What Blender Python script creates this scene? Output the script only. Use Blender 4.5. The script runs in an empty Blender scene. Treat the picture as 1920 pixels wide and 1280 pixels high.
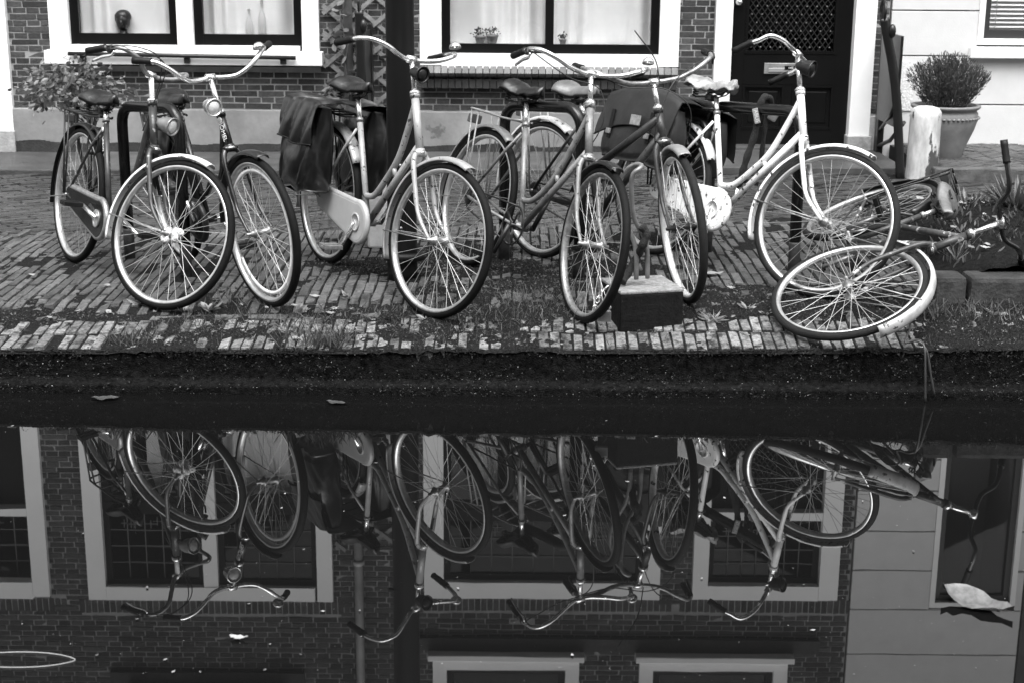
import bpy, bmesh, math, random
import numpy as np
from mathutils import Vector, Matrix, Euler

random.seed(7)
RNG = np.random.default_rng(11)
SC = bpy.context.scene
COL = SC.collection
R_ = math.radians

# ------------------------------------------------------------------ camera, sky, sun, exposure
FPX, PITCH, CAM_D, CAM_H, ROLL = 2850.0, R_(15.02), 6.247, 1.906, R_(0.45)
cam_data = bpy.data.cameras.new('camera')
cam = bpy.data.objects.new('camera', cam_data)
COL.objects.link(cam)
cam_data.sensor_width = 36.0
cam_data.lens = FPX / 1920.0 * 36.0
cam_data.clip_end = 2000.0
cam.matrix_world = (Matrix.Translation((0, -CAM_D, CAM_H)) @ Matrix.Rotation(math.pi/2 - PITCH, 4, 'X')
                    @ Matrix.Rotation(ROLL, 4, 'Z'))
cam_data.dof.use_dof = True
cam_data.dof.focus_distance = 7.3
cam_data.dof.aperture_fstop = 6.3
SC.camera = cam

SUN_EL, SUN_AZ = R_(62), R_(-25)        # high, veiled, from behind the viewer's left
world = bpy.data.worlds.new('World')
SC.world = world
world.use_nodes = True
wn = world.node_tree.nodes
wl = world.node_tree.links
wn.clear()
w_out = wn.new('ShaderNodeOutputWorld')
w_bg = wn.new('ShaderNodeBackground')
w_sky = wn.new('ShaderNodeTexSky')
w_sky.sky_type = 'NISHITA'
w_sky.sun_disc = False
w_sky.sun_elevation = SUN_EL
w_sky.sun_rotation = math.pi + SUN_AZ
w_sky.dust_density = 6.0
w_sky.air_density = 2.0
w_bw = wn.new('ShaderNodeRGBToBW')       # the photograph is black and white
wl.new(w_sky.outputs[0], w_bw.inputs[0])
wl.new(w_bw.outputs[0], w_bg.inputs[0])
w_bg.inputs[1].default_value = 0.15
wl.new(w_bg.outputs[0], w_out.inputs[0])

sun_data = bpy.data.lights.new('sun', 'SUN')
sun_data.energy = 1.5
sun_data.angle = R_(35)
sun_data.color = (1, 1, 1)
sun = bpy.data.objects.new('sun', sun_data)
COL.objects.link(sun)
sd = Vector((math.sin(SUN_AZ)*math.cos(SUN_EL), -math.cos(SUN_AZ)*math.cos(SUN_EL), math.sin(SUN_EL)))
sun.rotation_euler = sd.to_track_quat('Z', 'Y').to_euler()
sun.location = (0, -10, 20)

vs = SC.view_settings
vs.view_transform = 'Standard'
vs.look = 'None'
vs.exposure = 1.32
vs.gamma = 1.0
vs.use_curve_mapping = False
SC.cycles.max_bounces = 8
SC.cycles.transparent_max_bounces = 12
SC.cycles.use_denoising = True

# ------------------------------------------------------------------ survey: points of the place
CAM_P = Vector((0, -CAM_D, CAM_H))
_rot = cam.matrix_world.to_3x3()
def ray(px, py):
    return (_rot @ Vector(((px-960)/FPX, -(py-640)/FPX, -1.0))).normalized()
def at(px, py, Y):
    d = ray(px, py)
    return CAM_P + d*((Y-CAM_P.y)/d.y)
GS = 0.0085                       # the quay rises a little towards the right
def _ramp(x, y):
    """the paving climbs from the sunken edge, then falls away towards the houses"""
    y = np.asarray(y, float); x = np.asarray(x, float)
    r = .158*np.clip(y, 0, .6)+.015*np.clip((y-.6)/.8, 0, 1)
    r = r+.015*np.clip(x, -6, 6)*np.clip(y/.5, 0, 1)
    q = np.clip((y-2.2)/2.4, 0, 1); q = q*q*(3-2*q)
    return r*(1-q)
def gza(x, y):
    return 0.195+GS*np.clip(x, -6, 6)+_ramp(x, y)
def gz(x, y):
    return float(gza(x, y))
def gnd(px, py):
    d = ray(px, py); z = .25
    for _ in range(40):
        P = CAM_P+d*((z-CAM_P.z)/d.z)
        z = .5*z+.5*gz(P.x, P.y)
    return P

# ------------------------------------------------------------------ noise for relief
def _lat(seed):
    r = np.random.default_rng(seed)
    return r.random((256, 256))
_LATS = [_lat(s) for s in range(5)]
def vnoise(x, y, k=0):
    L = _LATS[k % 5]
    xi = np.floor(x).astype(int); yi = np.floor(y).astype(int)
    fx = x-xi; fy = y-yi
    fx = fx*fx*(3-2*fx); fy = fy*fy*(3-2*fy)
    a = L[xi & 255, yi & 255]; b = L[(xi+1) & 255, yi & 255]
    c = L[xi & 255, (yi+1) & 255]; d = L[(xi+1) & 255, (yi+1) & 255]
    return (a*(1-fx)+b*fx)*(1-fy)+(c*(1-fx)+d*fx)*fy
def fbm(x, y, o=4, k=0):
    x = np.asarray(x, float)+57.3; y = np.asarray(y, float)+91.7
    s = 0; a = 0.5; t = 0
    for i in range(o):
        s = s+a*vnoise(x, y, k+i); t += a
        x = x*2.03+3.1; y = y*2.03+1.7; a *= 0.5
    return s/t

# ------------------------------------------------------------------ materials (all neutral greys)
MATS = {}
def mat(name, v, rough=0.6, metal=0.0, var=0.0, scale=20.0, bump=0.0, bscale=60.0, rand=0.0, spec=0.5,
        spots=None, trans=0.0, coat=0.0, detail=5.0, stretch=None, world=False, blotch=None):
    """v base grey; var noise variation; rand per piece variation; spots=(value, scale, threshold) chipped or dirty marks"""
    if name in MATS:
        return MATS[name]
    m = bpy.data.materials.new(name)
    m.use_nodes = True
    nt = m.node_tree; N = nt.nodes; L = nt.links
    N.clear()
    out = N.new('ShaderNodeOutputMaterial')
    b = N.new('ShaderNodeBsdfPrincipled')
    L.new(b.outputs[0], out.inputs[0])
    b.inputs['Roughness'].default_value = rough
    b.inputs['Metallic'].default_value = metal
    b.inputs['Specular IOR Level'].default_value = spec
    if coat:
        b.inputs['Coat Weight'].default_value = coat
        b.inputs['Coat Roughness'].default_value = 0.15
    tc = N.new('ShaderNodeTexCoord')
    co = tc.outputs['Object']
    if world: co = N.new('ShaderNodeNewGeometry').outputs['Position']
    if stretch:
        mp = N.new('ShaderNodeMapping'); mp.inputs['Scale'].default_value = stretch
        L.new(co, mp.inputs[0]); co = mp.outputs[0]
    val = None
    def math_(op, a, c):
        n = N.new('ShaderNodeMath'); n.operation = op
        for i, q in enumerate((a, c)):
            if isinstance(q, (int, float)): n.inputs[i].default_value = q
            else: L.new(q, n.inputs[i])
        return n.outputs[0]
    offs = None
    if rand:
        oi = N.new('ShaderNodeObjectInfo'); ge = N.new('ShaderNodeNewGeometry')
        offs = math_('FRACT', math_('ADD', oi.outputs['Random'], ge.outputs['Random Per Island']), 0.0)
    if var or rand:
        fac = 1.0
        if var:
            nz = N.new('ShaderNodeTexNoise'); nz.inputs['Scale'].default_value = scale
            nz.inputs['Detail'].default_value = detail; nz.inputs['Roughness'].default_value = 0.65
            L.new(co, nz.inputs['Vector'])
            mr = N.new('ShaderNodeMapRange')
            mr.inputs[1].default_value = 0.3; mr.inputs[2].default_value = 0.7
            mr.inputs[3].default_value = 1-var; mr.inputs[4].default_value = 1+var
            L.new(nz.outputs['Fac'], mr.inputs[0]); fac = mr.outputs[0]
        if rand:
            mr2 = N.new('ShaderNodeMapRange')
            mr2.inputs[3].default_value = 1-rand; mr2.inputs[4].default_value = 1+rand
            L.new(offs, mr2.inputs[0]); fac = math_('MULTIPLY', fac, mr2.outputs[0])
        val = math_('MULTIPLY', fac, v)
    if spots:
        sv, ss, st = spots
        n2 = N.new('ShaderNodeTexNoise'); n2.inputs['Scale'].default_value = ss
        n2.inputs['Detail'].default_value = 6.0; n2.inputs['Roughness'].default_value = 0.6
        L.new(co, n2.inputs['Vector'])
        rp = N.new('ShaderNodeMapRange'); rp.inputs[1].default_value = st; rp.inputs[2].default_value = st+0.03
        L.new(n2.outputs['Fac'], rp.inputs[0])
        mx = N.new('ShaderNodeMix'); mx.data_type = 'FLOAT'
        L.new(rp.outputs[0], mx.inputs[0])
        if val is None: mx.inputs[2].default_value = v
        else: L.new(val, mx.inputs[2])
        mx.inputs[3].default_value = sv
        val = mx.outputs[0]
        r2 = N.new('ShaderNodeMapRange'); r2.inputs[3].default_value = rough; r2.inputs[4].default_value = 0.9
        L.new(rp.outputs[0], r2.inputs[0]); L.new(r2.outputs[0], b.inputs['Roughness'])
    if blotch:                     # second, larger layer of stains: (value, scale, from, to)
        bv, bs, b0, b1 = blotch
        n4 = N.new('ShaderNodeTexNoise'); n4.inputs['Scale'].default_value = bs
        n4.inputs['Detail'].default_value = 8.0; n4.inputs['Roughness'].default_value = 0.72
        L.new(co, n4.inputs['Vector'])
        r4 = N.new('ShaderNodeMapRange'); r4.inputs[1].default_value = b0; r4.inputs[2].default_value = b1
        L.new(n4.outputs['Fac'], r4.inputs[0])
        m4 = N.new('ShaderNodeMix'); m4.data_type = 'FLOAT'
        L.new(r4.outputs[0], m4.inputs[0])
        if val is None: m4.inputs[2].default_value = v
        else: L.new(val, m4.inputs[2])
        m4.inputs[3].default_value = bv
        val = m4.outputs[0]
    if val is None:
        b.inputs['Base Color'].default_value = (v, v, v, 1)
    else:
        cb = N.new('ShaderNodeCombineColor')
        for i in range(3): L.new(val, cb.inputs[i])
        L.new(cb.outputs[0], b.inputs['Base Color'])
    if bump:
        n3 = N.new('ShaderNodeTexNoise'); n3.inputs['Scale'].default_value = bscale
        n3.inputs['Detail'].default_value = 5.0
        L.new(co, n3.inputs['Vector'])
        bp = N.new('ShaderNodeBump'); bp.inputs['Strength'].default_value = bump; bp.inputs['Distance'].default_value = 0.01
        L.new(n3.outputs['Fac'], bp.inputs['Height']); L.new(bp.outputs[0], b.inputs['Normal'])
    if trans:
        tr = N.new('ShaderNodeBsdfTranslucent'); tr.inputs[0].default_value = (v, v, v, 1)
        ms = N.new('ShaderNodeMixShader'); ms.inputs[0].default_value = trans
        L.new(b.outputs[0], ms.inputs[1]); L.new(tr.outputs[0], ms.inputs[2]); L.new(ms.outputs[0], out.inputs[0])
    MATS[name] = m
    return m
def glass_mat(name, ior, dim=0.97):
    if name in MATS: return MATS[name]
    m = bpy.data.materials.new(name); m.use_nodes = True
    N = m.node_tree.nodes; L = m.node_tree.links; N.clear()
    out = N.new('ShaderNodeOutputMaterial'); lw = N.new('ShaderNodeLayerWeight')
    lw.inputs[0].default_value = 0.5; f0 = ((ior-1)/(ior+1))**2
    pw = N.new('ShaderNodeMath'); pw.operation = 'POWER'; pw.inputs[1].default_value = 5.0; L.new(lw.outputs['Facing'], pw.inputs[0])
    fr = N.new('ShaderNodeMapRange'); fr.inputs[3].default_value = f0; fr.inputs[4].default_value = 1.0; L.new(pw.outputs[0], fr.inputs[0])
    t = N.new('ShaderNodeBsdfTransparent'); t.inputs[0].default_value = (dim, dim, dim, 1)
    g = N.new('ShaderNodeBsdfGlossy'); g.inputs['Roughness'].default_value = 0.01
    ms = N.new('ShaderNodeMixShader')
    L.new(fr.outputs[0], ms.inputs[0]); L.new(t.outputs[0], ms.inputs[1]); L.new(g.outputs[0], ms.inputs[2])
    L.new(ms.outputs[0], out.inputs[0]); MATS[name] = m
    return m

M_WHITE = mat('white_paint', 0.80, 0.35, var=0.04, scale=4)
M_BLACKP = mat('black_paint', 0.004, 0.35, var=0.2, scale=6, spec=0.2)
M_BRICK = mat('wall_brick', 0.047, 0.85, var=0.35, scale=40, bump=0.4, bscale=120, rand=0.42, spec=0.25, world=True, blotch=(0.10, 1.3, 0.55, 0.75))
M_MORTAR = mat('mortar', 0.25, 0.9, var=0.2, scale=12, bump=0.3)
M_PLINTH = mat('plinth_plaster', 0.20, 0.8, var=0.3, scale=3.0, bump=0.2, bscale=40, spots=(0.09, 2.2, 0.66))
M_PLINTHD = mat('plinth_damp', 0.022, 0.85, var=0.5, scale=9, bump=0.6)
M_STONE = mat('stone', 0.30, 0.8, var=0.35, scale=9, bump=0.4, bscale=60)
M_STUCCO = mat('white_stucco', 0.55, 0.7, var=0.05, scale=6, bump=0.15, bscale=90)
M_PAVE = mat('paving_brick', 0.082, 0.6, var=0.5, scale=55, bump=0.7, bscale=160, rand=0.34, spec=0.35, world=True, blotch=(0.02, 9.0, 0.50, 0.66))
M_PAVEF = mat('street_brick', 0.040, 0.36, var=0.5, scale=30, bump=0.5, bscale=120, rand=0.45, spec=0.45, world=True, blotch=(0.025, 2.5, 0.5, 0.7))
M_EDGEB = mat('edge_brick', 0.155, 0.8, var=0.6, scale=60, bump=0.8, bscale=150, rand=0.42, spec=0.3, world=True, blotch=(0.025, 16.0, 0.49, 0.60))
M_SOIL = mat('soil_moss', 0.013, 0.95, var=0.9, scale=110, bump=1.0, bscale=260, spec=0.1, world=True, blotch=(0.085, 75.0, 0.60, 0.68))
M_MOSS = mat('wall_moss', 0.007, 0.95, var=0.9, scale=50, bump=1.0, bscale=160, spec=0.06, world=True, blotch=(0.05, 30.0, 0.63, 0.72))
M_GRASS = mat('grass_blade', 0.085, 0.7, rand=0.6, trans=0.3)
M_WEED = mat('weed_leaf', 0.27, 0.6, rand=0.45, var=0.2, trans=0.25)
M_DEADLEAF = mat('dead_leaf', 0.19, 0.6, rand=0.6, var=0.3, scale=40)
M_BUSH = mat('shrub_leaf', 0.13, 0.45, rand=0.65, trans=0.25)
M_BUSHD = mat('rosemary_leaf', 0.06, 0.6, rand=0.7, trans=0.2)
M_STEM = mat('plant_stem', 0.06, 0.8)
M_TYRE = mat('tyre_rubber', 0.0045, 0.65, var=0.5, scale=9, bump=0.3, bscale=300, spec=0.15)
M_TYREG = mat('tyre_rubber_dusty', 0.011, 0.75, var=0.5, scale=12, bump=0.4, bscale=260, spec=0.25)
M_CHROME = mat('worn_chrome', 0.88, 0.2, 0.9, var=0.2, scale=60, spots=(0.10, 80, 0.62))
M_RIM = mat('rim_metal', 0.62, 0.32, 0.8, var=0.2, scale=22)
M_RIMR = mat('rim_metal_flaked', 0.78, 0.38, 0.6, var=0.2, scale=30, spots=(0.03, 16, 0.60))
M_SPOKE = mat('spoke_metal', 0.60, 0.4, 0.6)
M_SPOKED = mat('spoke_metal_dull', 0.32, 0.5, 0.5)
M_STEEL = mat('dull_steel', 0.30, 0.45, 0.7, var=0.4, scale=40)
M_DARKMET = mat('dark_metal', 0.018, 0.4, 0.3, var=0.4, scale=40)
M_RUBBER = mat('black_rubber', 0.005, 0.55, var=0.4, scale=30, spec=0.3)
M_LEATHER = mat('black_saddle', 0.009, 0.34, var=0.7, scale=14, bump=0.25, bscale=60)
M_GREYSAD = mat('grey_saddle', 0.12, 0.3, var=0.5, scale=10, bump=0.2)
M_PLASTIC = mat('saddle_cover_plastic', 0.25, 0.35, var=0.5, scale=18, bump=1.0, bscale=26)
M_FR_A = mat('frame_dark_grey', 0.045, 0.35, 0.2, var=0.4, scale=22, spots=(0.3, 40, 0.625))
M_FR_AB = mat('frame_black', 0.008, 0.25, var=0.3, scale=20, coat=0.3)
M_FR_D = mat('frame_pale_grey', 0.32, 0.35, 0.15, var=0.15, scale=20, spots=(0.05, 45, 0.615))
M_FR_E = mat('frame_mid_grey', 0.19, 0.4, 0.2, var=0.35, scale=22, spots=(0.05, 40, 0.60))
M_FR_F = mat('frame_grey_silver', 0.045, 0.4, 0.3, var=0.3, scale=25, spots=(0.02, 50, 0.61))
M_FR_G = mat('frame_white_chipped', 0.72, 0.35, var=0.08, scale=20, spots=(0.03, 30, 0.59))
M_FR_H = mat('frame_fallen', 0.055, 0.45, 0.2, var=0.5, scale=25, spots=(0.42, 24, 0.60))
M_WHITEMG = mat('white_mudguard', 0.64, 0.35, var=0.12, scale=14, spots=(0.10, 38, 0.62))
M_DARKMG = mat('dark_mudguard', 0.008, 0.3, var=0.4, scale=15)
M_GREYMG = mat('grey_mudguard', 0.22, 0.4, 0.2, var=0.35, scale=15)
M_CASEW = mat('pale_chain_case', 0.36, 0.35, var=0.12, scale=9)
M_CASED = mat('dark_chain_case', 0.009, 0.22, var=0.4, scale=9, coat=0.4)
M_TARP = mat('pannier_tarpaulin', 0.006, 0.3, var=0.6, scale=8, bump=0.8, bscale=7, coat=0.35)
M_CANVAS = mat('pannier_canvas', 0.014, 0.5, var=0.4, scale=9, bump=0.4, bscale=18)
M_RUST = mat('rusted_hub', 0.72, 0.85, var=0.5, scale=70, bump=1.0, bscale=140)
M_LAMP = mat('lamp_shell', 0.26, 0.4, 0.5, var=0.3, scale=20)
M_LAMPW = mat('lamp_shell_chrome', 0.75, 0.25, 0.8)
M_LENS = mat('lamp_lens', 0.55, 0.15, var=0.2, scale=90)
M_RACK = mat('rack_tube', 0.009, 0.26, 0.2, var=0.4, scale=8)
M_POLE = mat('lamp_post_paint', 0.005, 0.45, spec=0.25, var=0.35, scale=5, stretch=(1, 1, 0.1))
M_IRON = mat('iron_railing', 0.007, 0.35, var=0.3, scale=12)
M_CONC = mat('concrete', 0.23, 0.85, var=0.45, scale=45, bump=0.6, bscale=120)
M_CONCD = mat('concrete_side_painted', 0.008, 0.7, var=0.5, scale=30, bump=0.4, bscale=90, spots=(0.3, 60, 0.70), spec=0.12)
M_GALV = mat('galvanised_tube', 0.22, 0.45, 0.5, var=0.35, scale=14)
M_TERRA = mat('terracotta', 0.17, 0.75, var=0.25, scale=8, bump=0.2)
M_BOLL = mat('bollard_whitewash', 0.42, 0.8, var=0.4, scale=12, bump=0.4, bscale=40, spots=(0.05, 7, 0.545), stretch=(1, 1, .35))
M_WOOD = mat('trellis_wood', 0.16, 0.8, var=0.35, scale=18, bump=0.3)
M_PIPE = mat('drainpipe_zinc', 0.24, 0.6, 0.2, var=0.25, scale=8)
M_CURTAIN = mat('net_curtain', 0.84, 0.9, var=0.05, scale=8, trans=0.25)
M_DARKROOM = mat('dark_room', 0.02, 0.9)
M_STRIPE = mat('white_label', 0.75, 0.5)
M_CABLE = mat('brake_cable', 0.015, 0.4)
M_GLASS = glass_mat('window_glass', 1.45)
M_GLASSD = glass_mat('leaded_glass', 1.5, 0.6)
M_LEAD = mat('lead_came', 0.08, 0.5, 0.3)

# ------------------------------------------------------------------ mesh builder
class MB:
    def __init__(s):
        s.v = []; s.f = []; s.sm = []
    def add(s, vs, fs, smooth=False, mtx=None):
        o = len(s.v)
        if mtx is not None: vs = [mtx @ Vector(q) for q in vs]
        s.v.extend([tuple(q) for q in vs])
        for q in fs:
            s.f.append(tuple(i+o for i in q)); s.sm.append(smooth)
        return s
    def tube(s, pts, r, n=8, closed=False, cap=True, flat=None):
        P = [Vector(p) for p in pts]; m = len(P)
        if isinstance(r, (int, float)): r = [r]*m
        T = []
        for i in range(m):
            a = P[(i-1) % m] if (closed or i > 0) else P[i]
            b = P[(i+1) % m] if (closed or i < m-1) else P[i]
            t = (b-a)
            T.append(t.normalized() if t.length > 1e-9 else Vector((0, 0, 1)))
        ref = Vector((0, 0, 1)) if abs(T[0].z) < 0.9 else Vector((1, 0, 0))
        nx = T[0].cross(ref).normalized()
        vs = []
        for i in range(m):
            nx = (nx-T[i]*nx.dot(T[i])).normalized()
            ny = T[i].cross(nx)
            for k in range(n):
                a = 2*math.pi*k/n
                ca, sa = math.cos(a)*r[i], math.sin(a)*r[i]
                if flat: ca *= flat[0]; sa *= flat[1]
                vs.append(P[i]+nx*ca+ny*sa)
        fs = []
        mm = m if closed else m-1
        for i in range(mm):
            j = (i+1) % m
            for k in range(n):
                l = (k+1) % n
                fs.append((i*n+k, i*n+l, j*n+l, j*n+k))
        s.add(vs, fs, True)
        if cap and not closed:
            o = len(s.v)-m*n
            s.f.append(tuple(o+k for k in range(n))[::-1]); s.sm.append(False)
            s.f.append(tuple(o+(m-1)*n+k for k in range(n))); s.sm.append(False)
        return s
    def box(s, c, d, mtx=None, bev=0.0):
        x, y, z = c; a, b, e = d[0]/2, d[1]/2, d[2]/2
        if bev <= 0:
            vs = [(x+i*a, y+j*b, z+k*e) for i in (-1, 1) for j in (-1, 1) for k in (-1, 1)]
            fs = [(0, 1, 3, 2), (4, 6, 7, 5), (0, 4, 5, 1), (2, 3, 7, 6), (0, 2, 6, 4), (1, 5, 7, 3)]
            return s.add(vs, fs, False, mtx)
        bm = bmesh.new()
        bmesh.ops.create_cube(bm, size=1.0)
        for v in bm.verts: v.co = Vector((x+v.co.x*d[0], y+v.co.y*d[1], z+v.co.z*d[2]))
        bmesh.ops.bevel(bm, geom=bm.edges[:], offset=bev, segments=2, affect='EDGES', profile=0.6)
        bm.verts.index_update()
        vs = [v.co.copy() for v in bm.verts]; fs = [[v.index for v in f.verts] for f in bm.faces]
        bm.free()
        return s.add(vs, fs, False, mtx)
    def lathe(s, prof, n=20, mtx=None, smooth=True, cap=True):
        vs = []; fs = []
        for r, z in prof:
            for k in range(n):
                a = 2*math.pi*k/n; vs.append((r*math.cos(a), r*math.sin(a), z))
        for i in range(len(prof)-1):
            for k in range(n):
                l = (k+1) % n
                fs.append((i*n+k, i*n+l, (i+1)*n+l, (i+1)*n+k))
        if cap:
            fs.append(tuple(range(n))[::-1]); fs.append(tuple(range((len(prof)-1)*n, len(prof)*n)))
        return s.add(vs, fs, smooth, mtx)
    def torus(s, Rr, r, n=64, k=10, mtx=None, sq=1.0):
        vs = []; fs = []
        for i in range(n):
            a = 2*math.pi*i/n
            for j in range(k):
                b = 2*math.pi*j/k
                q = Rr+r*math.cos(b)
                vs.append((q*math.cos(a), r*sq*math.sin(b), q*math.sin(a)))
        for i in range(n):
            for j in range(k):
                fs.append((i*k+j, i*k+(j+1) % k, ((i+1) % n)*k+(j+1) % k, ((i+1) % n)*k+j))
        return s.add(vs, fs, True, mtx)
    def ring(s, prof, n=72, mtx=None, smooth=True):
        """closed profile (r, y) swept round the y axis"""
        vs = []; fs = []; k = len(prof)
        for i in range(n):
            a = 2*math.pi*i/n
            for r, y in prof: vs.append((r*math.cos(a), y, r*math.sin(a)))
        for i in range(n):
            for j in range(k):
                fs.append((i*k+j, i*k+(j+1) % k, ((i+1) % n)*k+(j+1) % k, ((i+1) % n)*k+j))
        return s.add(vs, fs, smooth, mtx)
    def arc(s, prof, a0, a1, n=28, mtx=None, smooth=True):
        vs = []; fs = []; k = len(prof)
        for i in range(n+1):
            a = R_(a0+(a1-a0)*i/n)
            for r, y in prof: vs.append((r*math.cos(a), y, r*math.sin(a)))
        for i in range(n):
            for j in range(k):
                fs.append((i*k+j, i*k+(j+1) % k, (i+1)*k+(j+1) % k, (i+1)*k+j))
        fs.append(tuple(range(k))[::-1]); fs.append(tuple(range(n*k, (n+1)*k)))
        return s.add(vs, fs, smooth, mtx)
    def prism(s, outline, y0, y1, mtx=None, smooth=False):
        """outline in (x,z), extruded along y"""
        n = len(outline)
        vs = [(x, y0, z) for x, z in outline]+[(x, y1, z) for x, z in outline]
        fs = [tuple(range(n)), tuple(range(n, 2*n))[::-1]]
        for i in range(n):
            j = (i+1) % n; fs.append((i, i+n, j+n, j))
        return s.add(vs, fs, smooth, mtx)
    def ball(s, c, r, n=12, m=8, mtx=None):
        if isinstance(r, (int, float)): r = (r, r, r)
        vs = []; fs = []
        for i in range(m+1):
            t = math.pi*i/m
            for k in range(n):
                a = 2*math.pi*k/n
                vs.append((c[0]+r[0]*math.sin(t)*math.cos(a), c[1]+r[1]*math.sin(t)*math.sin(a), c[2]+r[2]*math.cos(t)))
        for i in range(m):
            for k in range(n):
                l = (k+1) % n
                fs.append((i*n+k, (i+1)*n+k, (i+1)*n+l, i*n+l))
        return s.add(vs, fs, True, mtx)
    def mesh(s, name):
        me = bpy.data.meshes.new(name)
        me.from_pydata(s.v, [], s.f)
        me.polygons.foreach_set('use_smooth', s.sm)
        me.update()
        return me
    def build(s, name, m, parent=None, mtx=None):
        me = s.mesh(name); me.materials.append(m)
        return link(name, me, parent, mtx)

def link(name, me, parent=None, mtx=None):
    o = bpy.data.objects.new(name, me)
    COL.objects.link(o)
    if parent is not None: o.parent = parent
    if mtx is not None: o.matrix_local = mtx
    return o
def np_mesh(name, V, F, m, parent=None, smooth=False, loops=4):
    """V (n,3) F (k,loops) arrays"""
    me = bpy.data.meshes.new(name)
    V = np.asarray(V, np.float32); F = np.asarray(F, np.int32)
    me.vertices.add(len(V)); me.vertices.foreach_set('co', V.ravel())
    me.loops.add(F.size); me.loops.foreach_set('vertex_index', F.ravel())
    me.polygons.add(len(F))
    me.polygons.foreach_set('loop_start', np.arange(0, F.size, loops, dtype=np.int32))
    me.polygons.foreach_set('use_smooth', np.full(len(F), smooth))
    me.update(calc_edges=True); me.validate()
    me.materials.append(m)
    return link(name, me, parent)
def empty(name, loc=(0, 0, 0), mtx=None, parent=None):
    o = bpy.data.objects.new(name, None)
    o.empty_display_size = 0.1
    COL.objects.link(o)
    if parent is not None: o.parent = parent
    if mtx is not None: o.matrix_world = mtx
    else: o.location = loc
    return o
def tag(o, label=None, cat=None, group=None, kind=None):
    if label: o['label'] = label
    if cat: o['category'] = cat
    if group: o['group'] = group
    if kind: o['kind'] = kind
    return o
def sm(pts, k=6, closed=False):
    P = [Vector(p) for p in pts]; n = len(P); out = []
    rng = range(n if closed else n-1)
    for i in rng:
        p0 = P[(i-1) % n] if (closed or i > 0) else P[i]*2-P[i+1]
        p1 = P[i]; p2 = P[(i+1) % n]
        p3 = P[(i+2) % n] if (closed or i+2 < n) else P[i+1]*2-P[i]
        for j in range(k):
            t = j/k
            out.append(0.5*((2*p1)+(-p0+p2)*t+(2*p0-5*p1+4*p2-p3)*t*t+(-p0+3*p1-3*p2+p3)*t**3))
    if not closed: out.append(P[-1].copy())
    return out
def align(p0, p1):
    d = Vector(p1)-Vector(p0)
    q = d.to_track_quat('Z', 'Y').to_matrix().to_4x4()
    return Matrix.Translation(p0) @ q
def text_part(name, body, size, m, parent, mtx):
    cu = bpy.data.curves.new(name, 'FONT')
    cu.body = body; cu.size = size; cu.align_x = 'CENTER'; cu.align_y = 'CENTER'; cu.extrude = 0.0006
    o = bpy.data.objects.new(name, cu); COL.objects.link(o)
    dg = bpy.context.evaluated_depsgraph_get()
    me = bpy.data.meshes.new_from_object(o.evaluated_get(dg))
    bpy.data.objects.remove(o); bpy.data.curves.remove(cu)
    me.materials.clear(); me.materials.append(m)
    return link(name, me, parent, mtx)
def unit_brick(name, m, seed, ch=0.06):
    """unit box -0.5..0.5, +z face worn and chamfered; scaled per piece"""
    r = random.Random(seed)
    j = lambda a: r.uniform(-a, a)
    base = [(-.5, -.5, -.5), (.5, -.5, -.5), (.5, .5, -.5), (-.5, .5, -.5)]
    mid = [(x+j(.012), y+j(.03), .5-ch*3+j(.04)) for x, y, _ in base]
    top = [(x*(1-ch*0.5)+j(.015), y*(1-ch*2)+j(.04), .5+j(.03)) for x, y, _ in base]
    v = base+mid+top
    f = [(0, 3, 2, 1), (8, 9, 10, 11)]
    for i in range(4):
        k = (i+1) % 4
        f += [(i, k, 4+k, 4+i), (4+i, 4+k, 8+k, 8+i)]
    me = bpy.data.meshes.new(name); me.from_pydata(v, [], f); me.materials.append(m)
    return me, np.array(v), f
def lay_bricks(items, variants, parent, n_single, single_name='brick', mass_name='bricks_beyond', mass_mat=None):
    """items: list of 4x4 matrices sorted by importance; the first n_single are objects, the rest one mass"""
    for i, M in enumerate(items[:n_single]):
        me = variants[i % len(variants)][0]
        o = bpy.data.objects.new(single_name, me); COL.objects.link(o)
        o.parent = parent; o.matrix_local = M
    rest = items[n_single:]
    if rest:
        V = []; F = []; o = 0
        for i, M in enumerate(rest):
            _, v, f = variants[i % len(variants)]
            A = np.array(M)
            V.append(v @ A[:3, :3].T+A[:3, 3]); F.append(np.array(f)+o); o += len(v)
        ob = np_mesh(mass_name, np.concatenate(V), np.concatenate(F), mass_mat or variants[0][0].materials[0], parent)
        ob['kind'] = 'stuff'

# ================================================================== THE SETTING: water, quay, street
def sheet(name, x0, x1, y0, y1, z, m, slope=0.0):
    o = MB().add([(x0, y0, z+slope*x0), (x1, y0, z+slope*x1), (x1, y1, z+slope*x1), (x0, y1, z+slope*x0)], [(0, 1, 2, 3)]).build(name, m)
    return tag(o, kind='structure')

wm = bpy.data.materials.new('canal_water'); wm.use_nodes = True
N = wm.node_tree.nodes; L = wm.node_tree.links
b = N['Principled BSDF']
b.inputs['Base Color'].default_value = (0.004, 0.004, 0.004, 1)
b.inputs['Roughness'].default_value = 0.012
b.inputs['IOR'].default_value = 1.5
tc = N.new('ShaderNodeTexCoord'); mp = N.new('ShaderNodeMapping'); mp.inputs['Scale'].default_value = (1.2, 3.0, 1)
nz = N.new('ShaderNodeTexNoise'); nz.inputs['Scale'].default_value = 2.5; nz.inputs['Detail'].default_value = 2
bp = N.new('ShaderNodeBump'); bp.inputs['Strength'].default_value = 0.012; bp.inputs['Distance'].default_value = 0.004
L.new(tc.outputs['Object'], mp.inputs[0]); L.new(mp.outputs[0], nz.inputs['Vector'])
L.new(nz.outputs['Fac'], bp.inputs['Height']); L.new(bp.outputs[0], b.inputs['Normal'])
sheet('water', -120, 120, -60, 0.05, 0.0, wm)
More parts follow.
